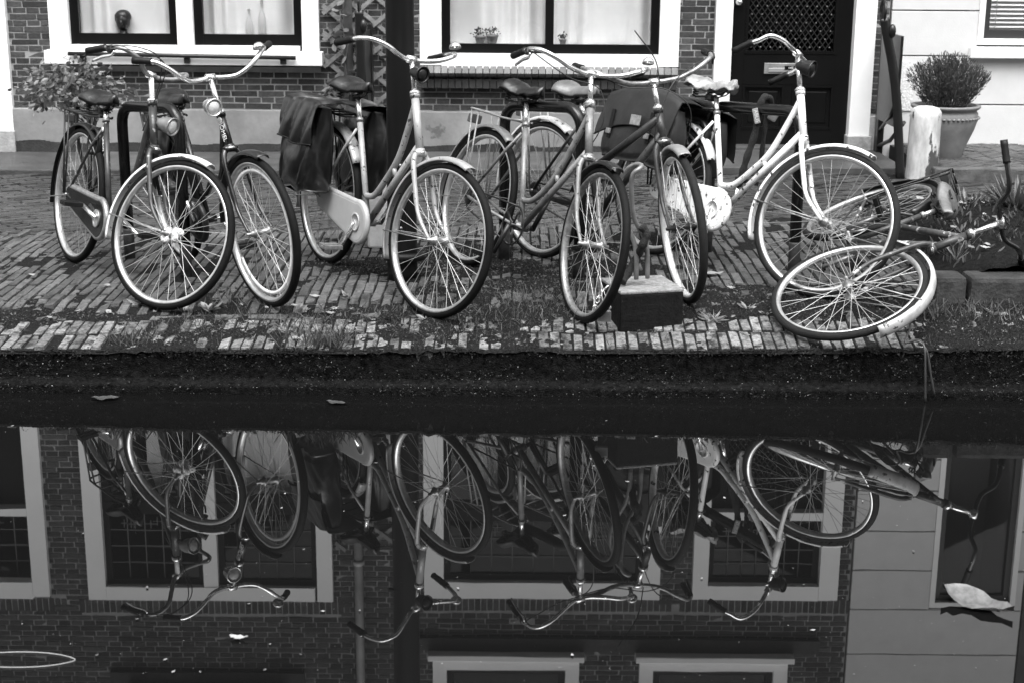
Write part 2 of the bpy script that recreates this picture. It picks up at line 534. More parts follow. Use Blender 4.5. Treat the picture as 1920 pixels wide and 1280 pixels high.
sheet('ground', -300, 300, 6.2, 600, 0.15, M_SOIL)

# bed of soil and moss under and between the bricks: rises over them in patches
def moss_amount(x, y):
    a = fbm(x*1.7, y*2.6, 4, 1)
    band = np.exp(-((y-0.39)/0.10)**2)*0.20+np.exp(-((y-0.60)/0.20)**2)*0.10
    far = np.clip((y-1.3)/1.2, 0, 1)*0.25
    left = np.clip((-x-1.2)/1.5, 0, 1)*np.clip((y-0.75)/0.3, 0, 1)*0.13
    right = np.clip((x-1.7)/0.6, 0, 1)*0.14
    mid = np.exp(-((x-0.1)/0.9)**2)*np.exp(-((y-0.75)/0.45)**2)*0.10
    band = band+np.exp(-(y/0.05)**2)*0.05
    return a+band-far-left+right+mid+0.34*(fbm(x*15, y*17, 3, 3)-0.5)
gx = np.arange(-6.2, 6.2, 0.0165); gy = np.concatenate([np.arange(0.0, 2.3, 0.0165), np.arange(2.3, 5.0, 0.06)])
X, Y = np.meshgrid(gx, gy, indexing='ij')
am = moss_amount(X, Y)
fine = fbm(X*26, Y*26, 3, 2)
Z = gza(X, Y)-0.007+np.clip((am-0.535)*0.09, 0, 0.014)*(0.1+1.8*fine)+0.012*(fbm(X*55, Y*55, 2, 3)-0.5)*np.clip((am-.44)*8, .25, 1)
Z[:, gy < 0.012] -= 0.012
nX, nY = X.shape
idx = np.arange(nX*nY).reshape(nX, nY)
F = np.stack([idx[:-1, :-1], idx[1:, :-1], idx[1:, 1:], idx[:-1, 1:]], -1).reshape(-1, 4)
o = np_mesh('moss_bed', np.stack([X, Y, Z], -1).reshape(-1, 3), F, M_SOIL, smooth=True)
tag(o, 'dark soil and moss filling the joints of the quay paving', 'moss', kind='stuff')

pavement = sheet('pavement', -60, 60, 0.02, 6.25, 0.13, M_SOIL, GS*0.0)
def pave_M(x, y, ang, l, w, dz=0.0, h=0.06):
    M = Matrix.Translation((x, y, gz(x, y)+dz-h/2)) @ Matrix.Rotation(math.atan((gz(x, y+.03)-gz(x, y-.03))/.06), 4, 'X') @ Matrix.Rotation(ang, 4, 'Z')
    M = M @ Euler((random.gauss(0, .012), random.gauss(0, .012)+(-GS if abs(ang) < .3 else 0), random.gauss(0, .02))).to_matrix().to_4x4()
    return M @ Matrix.Diagonal((l, w, h, 1))
var_edge = [unit_brick('brick', M_EDGEB, 10+i, 0.07) for i in range(5)]
var_pave = [unit_brick('brick', M_PAVE, 20+i, 0.06) for i in range(5)]
var_far = [unit_brick('brick', M_PAVEF, 30+i, 0.06) for i in range(5)]
edge_items = []; edge_far = []
for row in range(2):
    x = -5.6
    while x < 5.6:
        w = random.uniform(.040, .047)
        Mx = pave_M(x+w/2, 0.101+row*0.171+random.gauss(0, .005), R_(90), random.uniform(.152, .162), w,
                    random.gauss(-.001, .0035)+(0 if row else -.002), 0.1 if row == 0 else 0.06)
        (edge_items if abs(x) < 2.45 else edge_far).append(((row, abs(x)), Mx))
        x += w+random.uniform(.004, .007)
edge_items.sort(key=lambda q: q[0]); edge_far.sort(key=lambda q: q[0])
edge = empty('quay_edge', (0, 0, 0)); tag(edge, kind='structure')
lay_bricks([q[1] for q in edge_items]+[q[1] for q in edge_far], var_edge, edge, len(edge_items))
items = []
x = -5.6
while x < 5.6:                              # single line of bricks laid along the quay
    items.append((abs(x)*0.2, pave_M(x+.1, 0.395, 0, .2, .052, random.gauss(-.004, .003)))); x += .209
col = 0; x = -5.6
while x < 5.6:                              # bricks laid across the quay, running bond
    w = .0445; y = 0.435+(0.106 if col % 2 else 0)+random.gauss(0, .006)
    while y < 2.15:
        l = .200
        jit = fbm(np.array([x*2]), np.array([y*2]), 2, 3)[0]-.5
        items.append((y*1.0+abs(x)*0.35, pave_M(x+w/2+jit*.01, y+l/2, R_(90), l, w*random.uniform(.93, 1.0), random.gauss(-.002, .0035)+jit*.012)))
        y += l+random.uniform(.008, .014)
    x += w+.0055; col += 1
items.sort(key=lambda q: q[0])
lay_bricks([q[1] for q in items], var_pave, pavement, 300)
items = []
A = R_(38)                                  # the carriageway: bricks set on the diagonal
for i in range(-150, 150):
    for j in range(-70, 70):
        u = j*.212+(.106 if i % 2 else 0); v = i*.0585
        x = u*math.cos(A)-v*math.sin(A); y = 3.55+u*math.sin(A)+v*math.cos(A)
        if -5.8 < x < 5.8 and 2.2 < y < 4.86:
            jit = fbm(np.array([x*1.5]), np.array([y*1.5]), 2, 3)[0]-.5
            items.append((y, pave_M(x, y, A, .203, .0525, random.gauss(-.001, .003)+jit*.014)))
items.sort(key=lambda q: q[0])
lay_bricks([q[1] for q in items], var_far, pavement, 0, mass_name='street_bricks')

# raised stoop in front of the houses: dark stone slabs with a kerb edge
stoop = MB()
x = -5.9; 
stoop_e = empty('footpath'); tag(stoop_e, kind='structure')
me_list = []
while x < 1.5:
    w = random.uniform(.55, .8)
    w = min(w, 1.5-x)
    MB().box((x+w/2, 5.42, gz(x, 5)-.02+random.uniform(0, .006)), (w-.008, 1.06, .10), bev=.008).build('slab', mat('stoop_slab', .055, .5, var=.45, scale=7, bump=.4, rand=.3), stoop_e)
    x += w
MB().box((2.2, 5.42, gz(2.2, 5)-.01), (1.38, 1.06, .11), bev=.01).build('slab', MATS['stoop_slab'], stoop_e)
# paved terrace before the white house, one step up
var_ter = [unit_brick('brick', mat('terrace_brick', .06, .5, var=.4, scale=16, bump=.5, rand=.45), 40+i) for i in range(4)]
terrace = MB().box((4.55, 5.22, .235), (3.1, 1.30, .13)).build('terrace', M_PLINTHD); tag(terrace, kind='structure')
MB().box((4.55, 4.53, .255), (3.12, .09, .13), bev=.012).build('kerb', mat('terrace_kerb', .07, .6, var=.5, scale=12, bump=.5), terrace)
items = []
B = R_(45)
for i in range(-40, 40):
    for j in range(-16, 16):
        for q in (0, 1):
            k = .0545*4
            u = (i*.0545); 
            # herringbone
            xx = i*.0545+j*.218-(.0 if q else 0); yy = i*.0545
            if q == 0: cx, cy, ang = xx+.109, yy+.02725, 0
            else: cx, cy, ang = xx+.02725, yy+.0545+.109, R_(90)
            px = 4.5+cx*math.cos(B)-cy*math.sin(B); py = 5.2+cx*math.sin(B)+cy*math.cos(B)
            if 3.08 < px < 6.0 and 4.62 < py < 5.84:
                M = Matrix.Translation((px, py, .282+random.gauss(0, .0025))) @ Matrix.Rotation(ang+B, 4, 'Z') @ Matrix.Diagonal((.208, .05, .06, 1))
                items.append((px, M))
items.sort(key=lambda q: q[0])
lay_bricks([q[1] for q in items], var_ter, terrace, 150)

# quay wall: dark, mossy brick face with a ledge at the waterline
gx = np.arange(-6.2, 6.2, 0.010); gv = np.linspace(0, 1, 52)
X, Vv = np.meshgrid(gx, gv, indexing='ij')
topz = 0.195+GS*X-0.009+0.012*(fbm(X*22, X*0+1.5, 3, 4)-.5)
Zq = -0.25+(topz+0.25)*Vv
nb = fbm(X*9, Zq*14, 4, 0); nf = fbm(X*60, Zq*60, 3, 2)
jx = (X/.0577) % 1.0
colb = np.where((jx < 0.10) | (jx > 0.90), 0.007, 0.0)*(Zq > .075)
Yq = 0.012-0.016*(nb-0.4)-0.006*nf+colb
led = np.clip((0.052-Zq)/0.012, 0, 1)
Yq -= led*(0.045+0.012*fbm(X*14, X*0+3, 3, 1))
nX, nY = X.shape
idx = np.arange(nX*nY).reshape(nX, nY)
F = np.stack([idx[:-1, :-1], idx[1:, :-1], idx[1:, 1:], idx[:-1, 1:]], -1).reshape(-1, 4)
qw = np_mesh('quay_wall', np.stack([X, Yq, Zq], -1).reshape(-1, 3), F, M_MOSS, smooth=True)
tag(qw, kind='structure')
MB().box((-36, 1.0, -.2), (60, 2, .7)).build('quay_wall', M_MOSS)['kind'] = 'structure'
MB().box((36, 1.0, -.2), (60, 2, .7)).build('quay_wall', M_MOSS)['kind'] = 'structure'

# moss crumbs and tiny plants on the wall face and the ledge
def scatter_tris(name, P, size, m, up=0.5, label=None, cat=None, flat=False):
    n = len(P)
    d1 = RNG.normal(size=(n, 3)); d2 = RNG.normal(size=(n, 3))
    if flat: d1[:, 2] *= .15; d2[:, 2] *= .15
    else: d1[:, 2] = np.abs(d1[:, 2])*up+.2
    d1 /= np.linalg.norm(d1, axis=1)[:, None]; d2 /= np.linalg.norm(d2, axis=1)[:, None]
    s = np.asarray(size).reshape(-1, 1)
    V = np.stack([P-d2*s*.45, P+d1*s*.5+d2*s*.1, P+d1*s, P+d2*s*.5], 1).reshape(-1, 3)
    F = np.arange(n*4).reshape(-1, 4)
    o = np_mesh(name, V, F, m)
    return tag(o, label, cat, kind='stuff')
n = 9000
px = RNG.uniform(-3.2, 3.2, n); sel = RNG.random(n)
pz = np.where(sel < .45, RNG.uniform(.0, .052, n), RNG.uniform(.05, .19, n)); py = np.where(pz < .05, RNG.uniform(-.055, -.03, n), RNG.uniform(-.01, .004, n))
keep = fbm(px*5, pz*9, 3, 1)+RNG.uniform(-.15, .15, n) > .48
P = np.stack([px, py, pz], 1)[keep]
scatter_tris('wall_moss_tufts', P, RNG.uniform(.004, .013, len(P)), mat('moss_tuft', .022, .9, rand=.8), 0.3,
             'dark moss and tiny plants on the mossy quay wall', 'moss')
n = 800
px = RNG.uniform(-3, 3, n); pz = np.abs(RNG.normal(.05, .05, n)).clip(.008, .17); py = np.where(pz < .052, -.06, -.012)
P = np.stack([px, py, pz], 1)
scatter_tris('wall_specks', P, RNG.uniform(.002, .006, n), mat('pale_speck', .32, .7, rand=.7), 0.3,
             'pale specks and petals caught on the quay wall', 'debris')

n = 7000
px = RNG.uniform(-3.0, 3.0, n); py = RNG.uniform(-.012, .022, n); pz = .195+GS*px+RNG.uniform(-.03, .002, n)
k = fbm(px*7, px*0+2.2, 3, 3)+RNG.uniform(-.12, .12, n) > .46
P = np.stack([px, py, pz], 1)[k]
scatter_tris('edge_moss', P, RNG.uniform(.006, .017, len(P)), mat('edge_moss_tuft', .02, .9, rand=.9, spec=.1), .4, 'ragged fringe of moss along the quay edge', 'moss')
# houses on the other bank, unseen, put in to block low sky light
for i, (x0, w_, h_, lab) in enumerate(((-26, 12, 9.5, 'unseen brick house on the opposite bank, upstream'), (-14, 9, 11, 'unseen tall brick house on the opposite bank, beside the upstream one'), (-5, 8, 9, 'unseen brick house on the opposite bank facing the bicycles'), (3, 9, 10.5, 'unseen gabled brick house on the opposite bank, downstream side'), (12, 14, 9.5, 'unseen brick house on the opposite bank, farthest downstream'))):
    oh = MB().box((x0+w_/2, -18, h_/2), (w_-.05, 8, h_))
    oh.prism([(x0+.1, h_), (x0+w_/2, h_+2.2), (x0+w_-.1, h_)], -22, -14)
    tag(oh.build('unseen_opposite_house', mat('opposite_brick', .10, .85, var=.3, scale=3)), lab, 'house', 'unseen houses on the opposite bank')
sheet('opposite_quay', -120, 120, -60, -8.2, .30, M_PAVEF)
MB().box((0, -8.25, .1), (240, .1, .398)).build('quay_wall', M_MOSS)['kind'] = 'structure'

# ================================================================== THE BRICK HOUSE
WY = 5.9
house = empty('brick_house', (0, WY, 0.19))
tag(house, 'dark brick town house with white window frames, black door and grey plinth', 'house')
house_m = Matrix.Translation((0, -WY, -0.19))
def hp(mb, name, m, parent=None):
    """a part of the house given in world coordinates"""
    return mb.build(name, m, parent or house, house_m if parent is None else None)
OPEN = [(-5.4, -3.975, 0, 3.68), (-3.64, -1.53, .87, 3.69), (-.74, 1.29, .865, 3.642), (1.57, 2.825, 0, 3.645),
        (-.67, .61, 4.2, 6.1), (1.138, 2.435, 4.2, 6.1), (-3.3, -2.0, 4.55, 6.3)]
WX0, WX1, WZ0, WZ1 = -6.5, 2.935, .535, 7.6
# mortar face with the openings left free
xs = sorted({WX0, WX1, *[o[0] for o in OPEN], *[o[1] for o in OPEN]})
zs = sorted({.1, WZ1, *[o[2] for o in OPEN if o[2] > .1], *[o[3] for o in OPEN]})
wall = MB()
for i in range(len(xs)-1):
    for j in range(len(zs)-1):
        cx, cz = (xs[i]+xs[i+1])/2, (zs[j]+zs[j+1])/2
        if any(a < cx < b_ and c < cz < d for a, b_, c, d in OPEN): continue
        wall.box((cx, WY+.125, cz), (xs[i+1]-xs[i], .24, zs[j+1]-zs[j]))
wall_o = hp(wall, 'wall', M_MORTAR)
var_wall = [unit_brick('brick', M_BRICK, 50+i, 0.04) for i in range(6)]
WR = Matrix(((1, 0, 0, 0), (0, 0, -1, 0), (0, 1, 0, 0), (0, 0, 0, 1)))
items = []
PZ = .0487; k = 0; z = WZ0+.004
def lintel(x, z):                      # soldier courses above the ground-floor openings
    return any(a-.1 < x < b_+.1 and d < z < d+.14 for a, b_, c, d in OPEN[:4])
while z < WZ1-.05:
    free = [(WX0, WX1)]
    zc = z+PZ/2
    for a, b_, c, d in OPEN:
        top = d
        if c-.02 < zc < top+.0:
            nf_ = []
            for s, e in free:
                if b_ <= s or a >= e: nf_.append((s, e)); continue
                if a-s > .02: nf_.append((s, a))
                if e-b_ > .02: nf_.append((b_, e))
            free = nf_
    hdr = k % 2; pitch = .107 if hdr else .214
    off = (.0 if hdr else (.107 if (k//2) % 2 else 0.0))+.027*hdr
    for s, e in free:
        n0 = math.floor((s-off)/pitch)
        q = off+n0*pitch
        while q < e:
            a = max(q, s)+.0038; b2 = min(q+pitch, e)-.0038
            if b2-a > .012:
                cx = (a+b2)/2
                if not lintel(cx, zc):
                    M = Matrix.Translation((cx, WY+.0365+random.gauss(0, .0013), zc)) @ WR @ \
                        Euler((random.gauss(0, .01), random.gauss(0, .01), random.gauss(0, .004))).to_matrix().to_4x4() @ \
                        Matrix.Diagonal((b2-a+random.uniform(-.003, .002), PZ-.0076+random.uniform(-.0015, .0015), .07, 1))
                    vis = (z < 1.42 and -4.0 < cx < 2.9)
                    items.append((0 if vis else 1, -(b2-a) if vis else z, M))
            q += pitch
    z += PZ; k += 1
for a, b_, c, d in OPEN[:4]:
    x = a-.1
    while x < b_+.1:
        M = Matrix.Translation((x+.025, WY+.0365, d+.07)) @ WR @ Matrix.Diagonal((.045, .13, .07, 1))
        items.append((1, d, M)); x += .0535
items.sort(key=lambda q: (q[0], q[1]))
lay_bricks([q[2] for q in items], var_wall, wall_o, 300, mass_name='bricks_higher_up')
# plinth: grey plaster with a dark damp foot, uneven top edge of the damp zone
pl = MB()
for a, b_ in ((-3.975, -1.35), (-1.35, 1.57)):
    pl.box(((a+b_)/2, WY-.01, .39), (b_-a-.004, .09, .29), bev=.006)
hp(pl, 'plinth', M_PLINTH)
pd = MB()
xx = np.arange(-3.97, 1.565, .035)
for i in range(len(xx)-1):
    h = .275+.028*float(fbm(xx[i]*3, 0.5, 3)-.5)*2
    pd.box((xx[i]+.0175, WY-.018, (.14+h)/2), (.0351, .09, h-.14))
hp(pd, 'damp_foot', M_PLINTHD)
# soldier-brick sill under the middle window
rs = MB()
var_sill = [unit_brick('brick', mat('sill_brick', .16, .7, var=.4, scale=25, bump=.4, rand=.3), 60+i, .05) for i in range(3)]
sill_e = MB().box((.275, WY+.02, .745), (2.02, .1, .04)).build('brick_sill', M_BRICK, house, house_m)
x = -.735
its = []
while x < 1.27:
    M = Matrix.Translation((x+.027, WY-.035, .832)) @ Euler((R_(-24), 0, 0)).to_matrix().to_4x4() @ Matrix.Rotation(R_(90), 4, 'Z') @ Matrix.Diagonal((.21, .048, .06, 1))
    its.append(M); x += .0545
lay_bricks(its, var_sill, sill_e, 60)
x = -.735
var_sillf = [unit_brick('brick', mat('sill_brick_dark', .03, .8, var=.4, scale=25, bump=.4, rand=.3), 70+i, .05) for i in range(3)]
its = []
while x < 1.27:
    its.append(Matrix.Translation((x+.027, WY-.055, .76)) @ WR @ Matrix.Diagonal((.049, .075, .07, 1))); x += .0545
lay_bricks(its, var_sillf, sill_e, 60)

def rect_frame(mb, x0, x1, z0, z1, w, y, t, wb=None, wt=None):
    wb = w if wb is None else wb; wt = w if wt is None else wt
    mb.box((x0+w/2, y, (z0+z1)/2), (w, t, z1-z0)); mb.box((x1-w/2, y, (z0+z1)/2), (w, t, z1-z0))
    mb.box(((x0+x1)/2, y+.001, z0+wb/2), (x1-x0-2*w, t-.002, wb)); mb.box(((x0+x1)/2, y+.001, z1-wt/2), (x1-x0-2*w, t-.002, wt))
def curtain(x0, x1, z0, z1, y, parent, seed=0):
    r = random.Random(seed); n = max(12, int((x1-x0)/.012)); V = []; F = []
    ph = r.uniform(0, 6)
    for i in range(n+1):
        x = x0+(x1-x0)*i/n
        d = .020*math.sin(x*42+ph+3*math.sin(x*7+seed))+.028*math.sin(x*17+2*ph)+.03*math.sin(x*6+seed)
        for zz in (z0, (z0+z1)/2, z1): V.append((x, y+d*(1.2 if zz == z0 else 1), zz))
    for i in range(n):
        for j in range(2): F.append((i*3+j, (i+1)*3+j, (i+1)*3+j+1, i*3+j+1))
    MB().add(V, F, True).build('curtain', M_CURTAIN, parent)
def came(x0, x1, z0, z1, y, parent, nx=5, nz=4, seed=0):
    mb = MB()
    for i in range(1, nx): mb.box((x0+(x1-x0)*i/nx, y, (z0+z1)/2), (.009, .008, z1-z0))
    for j in range(1, nz): mb.box(((x0+x1)/2, y-.001, z0+(z1-z0)*j/nz), (x1-x0, .008, .009))
    r = random.Random(seed)
    cx = (x0+x1)/2; cw = (x1-x0)/nx; ch = (z1-z0)/nz
    for q in range(10):
        a = x0+cw*r.uniform(.5, nx-1); c = z0+ch*r.uniform(.3, .9)
        mb.box((a, y-.002, c), (cw*r.uniform(.3, .9), .006, .007)); mb.box((a, y-.003, c), (.007, .006, ch*.5))
    o = mb.build('lead_came', M_LEAD, parent); o['kind'] = 'stuff'
# --- left window
w1 = MB()
w1.box((-3.5635, WY+.01, 2.335), (.153, .10, 2.69)); w1.box((-2.5775, WY+.012, 2.30), (.125, .10, 2.52)); w1.box((-1.5965, WY+.01, 2.335), (.133, .10, 2.69))
w1.box((-2.585, WY+.008, 3.62), (1.80, .10, .12)); w1.box((-2.585, WY+.014, 1.018), (1.80, .10, .036))
win1 = hp(w1, 'window', M_WHITE)
MB().box((-2.585, WY-.045, .944), (2.17, .16, .105), bev=.006).build('sill', M_WHITE, win1)
for a, b_ in ((-3.487, -2.64), (-2.515, -1.663)):
    s = MB(); rect_frame(s, a, b_, 1.036, 2.80, .068, WY+.045, .06, .085); s.build('sash', M_BLACKP, win1)
    MB().box(((a+b_)/2, WY+.045, 2.83), (b_-a, .07, .06)).build('transom', M_BLACKP, win1)
    s = MB(); rect_frame(s, a, b_, 2.86, 3.56, .05, WY+.045, .05); s.build('sash', M_BLACKP, win1)
    MB().box(((a+b_)/2, WY+.05, 1.92), (b_-a-.13, .006, 1.63)).build('pane', M_GLASS, win1)
    MB().box(((a+b_)/2, WY+.05, 3.21), (b_-a-.1, .006, .61)).build('pane', M_GLASSD, win1)
    came(a+.05, b_-.05, 2.91, 3.51, WY+.04, win1, seed=int(a*-10))
    curtain(a+.0, b_, 1.075, 2.84, WY+.17, win1, int(-a*7))
bar = MB(); bar.tube([(-3.47, WY-.155, .975), (-1.70, WY-.155, .955)], .016, 8)
bar_o = bar.build('sill_bar', M_DARKMET, win1)
for x in (-3.36, -2.55, -1.80):
    MB().box((x, WY-.135, .935), (.045, .035, .055)).build('bracket', M_DARKMET, bar_o)
# --- middle window
w2 = MB()
w2.box((-.656, WY+.01, 2.27), (.168, .10, 2.74)); w2.box((1.2135, WY+.01, 2.27), (.153, .10, 2.74))
w2.box((.2825, WY+.008, 3.565), (1.71, .10, .15)); w2.box((.2825, WY+.014, .933), (1.71, .10, .115))
win2 = hp(w2, 'window', M_WHITE)
s = MB(); rect_frame(s, -.572, 1.137, .991, 2.84, .066, WY+.045, .06, .072); s.box((.275, WY+.044, 1.9), (.066, .058, 1.75)); s.build('sash', M_BLACKP, win2)
MB().box((.2825, WY+.045, 2.87), (1.709, .07, .06)).build('transom', M_BLACKP, win2)
s = MB(); rect_frame(s, -.572, 1.137, 2.90, 3.49, .05, WY+.045, .05); s.build('sash', M_BLACKP, win2)
for a, b_ in ((-.506, .242), (.308, 1.071)):
    MB().box(((a+b_)/2, WY+.05, 1.92), (b_-a, .006, 1.72)).build('pane', M_GLASS, win2)
    curtain(a-.06, b_+.06, 1.035, 2.86, WY+.24, win2, int(9+a*5))
MB().box((.2825, WY+.05, 3.195), (1.6, .006, .49)).build('pane', M_GLASSD, win2)
came(-.52, 1.09, 2.95, 3.44, WY+.04, win2, 9, 3, seed=4)
MB().box((.28, WY+.16, 1.03), (1.64, .16, .03)).build('inner_sill', M_WHITE, win2)
# --- upper windows
for a, b_, c, d in OPEN[4:]:
    s = MB(); rect_frame(s, a, b_, c, d, .12, WY+.01, .10); wu = hp(s, 'window', M_WHITE)
    s = MB(); rect_frame(s, a+.121, b_-.121, c+.121, d-.121, .06, WY+.045, .06); s.build('sash', M_BLACKP, wu)
    MB().box(((a+b_)/2, WY+.05, (c+d)/2), (b_-a-.3, .006, d-c-.3)).build('pane', M_GLASSD, wu)
    MB().box(((a+b_)/2, WY-.05, c-.03), (b_-a+.08, .16, .058), bev=.006).build('sill', M_WHITE, wu)
for a, b_ in ((-.9, 2.7), (-3.5, -1.8)):
    hp(MB().box(((a+b_)/2, WY-.015, 4.08 if a > -2 else 4.43), (b_-a, .05, .12)), 'sill_shadow_band', M_BRICK)  # plain brick-coloured band put where the upper sills' shadow falls
# --- front door
dm = MB()
dm.box((1.637, WY+.012, 2.0), (.132, .12, 3.26)); dm.box((2.742, WY+.012, 2.0), (.164, .12, 3.26)); dm.box((2.18, WY+.013, 3.57), (.956, .12, .13))
dm.box((2.18, WY+.02, 2.865), (.956, .12, .075))
dframe = hp(dm, 'door_frame', M_WHITE)
for x, w in ((1.637, .150), (2.745, .19)):
    MB().box((x, WY+.002, .285), (w, .16, .17), bev=.006).build('base_block', M_STONE, dframe)
MB().box((2.86, WY-.002, .36), (.075, .1, .33), bev=.006).build('base_block', M_STONE, dframe)
s = MB(); rect_frame(s, 1.704, 2.66, 2.905, 3.505, .05, WY+.06, .05); s.build('fanlight', M_BLACKP, dframe)
MB().box((2.18, WY+.065, 3.2), (.86, .006, .5)).build('pane', M_GLASSD, dframe)
came(1.75, 2.61, 2.95, 3.46, WY+.05, dframe, 7, 4, seed=8)
s = MB(); rect_frame(s, 1.703, 2.659, .285, 2.826, .115, WY+.075, .05, .12, .12)
s.box((2.181, WY+.075, .88), (.73, .05, .24)); s.box((2.181, WY+.0765, .58), (.06, .047, .40))
door = hp(s, 'door', M_BLACKP)
for a, b_ in ((1.818, 2.151), (2.211, 2.544)):
    MB().box(((a+b_)/2, WY+.085, .582), (b_-a, .03, .36)).build('panel', M_BLACKP, door)
    MB().box(((a+b_)/2, WY+.072, .582), (b_-a-.10, .02, .25), bev=.009).build('panel_field', M_BLACKP, door)
    s = MB(); rect_frame(s, a+.001, b_-.001, .406, .758, .02, WY+.06, .03); s.build('moulding', M_BLACKP, door)
s = MB(); rect_frame(s, 1.819, 2.543, 1.001, 2.70, .022, WY+.058, .03); s.build('moulding', M_BLACKP, door)
MB().box((2.181, WY+.10, 1.85), (.73, .006, 1.72)).build('pane', M_GLASSD, door)
g = MB()
for i in range(-46, 18):
    for sg in (1, -1):
        pts = []
        x0 = 1.84+i*.047 if sg > 0 else 2.52-i*.047
        za, zb = 1.023, 2.68
        xa, xb = x0, x0+sg*(zb-za)*.74
        lo, hi = 1.841, 2.521
        t0, t1 = 0, 1
        dx = xb-xa
        ta, tb = (lo-xa)/dx, (hi-xa)/dx
        if ta > tb: ta, tb = tb, ta
        t0 = max(0, ta); t1 = min(1, tb)
        if t1-t0 > .02:
            yy = WY+.082+(.004 if sg > 0 else 0)
            g.tube([(xa+dx*t0, yy, za+(zb-za)*t0), (xa+dx*t1, yy, za+(zb-za)*t1)], .0032, 4, cap=False)
gl = g.build('grille', mat('grille_iron', .03, .4, .4), door); gl['kind'] = 'stuff'
st = MB()
for i in range(0, 9):
    for j in range(0, 27):
        x = 1.87+i*.078+(.039 if j % 2 else 0); z = 1.05+j*.0635
        if 1.845 < x < 2.52 and z < 2.67: st.ball((x, WY+.078, z), .0065, 6, 4)
so = st.build('grille_studs', mat('stud_metal', .18, .4, .6), door); so['kind'] = 'stuff'
lb = MB().box((2.165, WY+.046, .887), (.37, .014, .085), bev=.004).build('letter_plate', mat('letter_plate_metal', .42, .35, .7, var=.3, scale=20), door)
MB().box((2.165, WY+.036, .875), (.30, .008, .03), bev=.002).build('flap', mat('flap_metal', .6, .3, .7), lb)
stk = MB().box((2.215, WY+.0305, .893), (.15, .003, .030)).build('sticker', M_BLACKP, lb)
text_part('lettering', 'NEE  NEE', .022, M_STRIPE, door, Matrix.Translation((2.215, WY+.027, .893)) @ Matrix.Rotation(math.pi/2, 4, 'X'))
MB().ball((1.755, WY+.03, 1.40), .03).build('door_knob', M_CHROME, door)
hp(MB().box((2.18, WY+.0, .235), (1.0, .20, .10), bev=.008), 'threshold', mat('threshold_stone', .05, .5, var=.4, scale=12))
# --- the next door at the far left edge
dm = MB(); dm.box((-4.045, WY+.012, 2.0), (.145, .12, 3.30)); dm.box((-4.70, WY+.013, 3.6), (1.16, .12, .15)); dm.box((-4.70, WY+.014, 2.88), (1.16, .12, .07)); dm.box((-5.33, WY+.012, 2.0), (.13, .12, 3.3))
dfr2 = hp(dm, 'door_frame', M_WHITE)
MB().box((-4.04, WY+.002, .26), (.16, .17, .20), bev=.006).build('base_block', M_STONE, dfr2)
MB().box((-4.69, WY+.09, 1.55), (1.15, .05, 2.6)).build('door_leaf', M_BLACKP, dfr2)
MB().box((-4.69, WY+.09, 3.22), (1.15, .01, .62)).build('pane', M_GLASSD, dfr2)
came(-5.2, -4.12, 2.93, 3.52, WY+.075, dfr2, 7, 4, seed=3)
# --- closed body of the house behind the facade
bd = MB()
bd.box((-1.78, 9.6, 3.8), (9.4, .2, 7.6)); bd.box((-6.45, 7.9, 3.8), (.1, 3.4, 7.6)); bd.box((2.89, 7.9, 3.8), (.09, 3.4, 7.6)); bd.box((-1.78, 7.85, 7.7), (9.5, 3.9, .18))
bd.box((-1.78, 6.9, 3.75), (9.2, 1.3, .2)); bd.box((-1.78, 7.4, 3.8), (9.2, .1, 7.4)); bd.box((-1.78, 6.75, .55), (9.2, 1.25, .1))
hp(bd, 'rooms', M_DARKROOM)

# ================================================================== THE WHITE HOUSE
white = empty('white_house', (3.7, 5.88, .2))
tag(white, 'white plastered house with horizontal grooves and a slatted blind, beside the brick house', 'house')
wm_ = Matrix.Translation((-3.7, -5.88, -.2))
def wp(mb, name, m, parent=None):
    return mb.build(name, m, parent or white, wm_ if parent is None else None)
gr = [.25, .62, .998, 1.347, 1.70, 2.05, 2.35, 2.634, 2.998, 3.362, 3.726, 4.152, 4.6, 5.1, 5.6, 6.2, 6.8, 7.6]
wx = MB()
for i in range(len(gr)-1):
    z0, z1 = gr[i]+.005, gr[i+1]-.005
    if i == 0: z0 = .10
    segs = [(2.95, 4.43)]
    if .985 < (z0+z1)/2 < 3.70: segs = [(2.95, 3.63), (4.37, 4.43)]
    if z1 < 1.0 and z0 > .6: segs = [(2.95, 4.43)]
    for a, b_ in segs:
        wx.box(((a+b_)/2, 5.97, (z0+z1)/2), (b_-a, .16, z1-z0), bev=.004)
wp(wx, 'wall', M_STUCCO)
bk = MB(); bk.box((3.25, 6.02, 3.8), (.6, .15, 7.5)); bk.box((4.42, 6.02, 3.8), (.06, .15, 7.5)); bk.box((3.69, 6.02, .55), (1.4, .149, .8)); bk.box((3.69, 6.02, 5.6), (1.4, .149, 3.8))
bk.box((3.7, 9.5, 3.8), (1.6, .1, 7.6)); bk.box((3.7, 7.8, 7.65), (1.5, 3.6, .1)); bk.box((4.46, 7.9, 3.8), (.04, 3.5, 7.6)); bk.box((3.7, 7.0, 3.8), (1.4, .1, 7.4))
wp(bk, 'house_body', mat('groove_plaster', .5, .8))  # body plaster showing in the grooves, slightly darker than the wall face
rp = MB().box((3.06, 5.885, .76), (.19, .012, .38)); wp(rp, 'rough_plaster', mat('rough_plaster', .6, .9, var=.2, scale=60, bump=1.0, bscale=70))
s = MB(); rect_frame(s, 3.63, 4.37, 1.09, 3.70, .045, 5.93, .10); ww = wp(s, 'window', M_WHITE)
s = MB(); rect_frame(s, 3.676, 4.324, 1.136, 3.654, .05, 5.95, .06, .065); s.build('sash', mat('dark_grey_paint', .03, .4), ww)
MB().box((4.0, 5.96, 2.4), (.54, .006, 2.4)).build('pane', M_GLASS, ww)
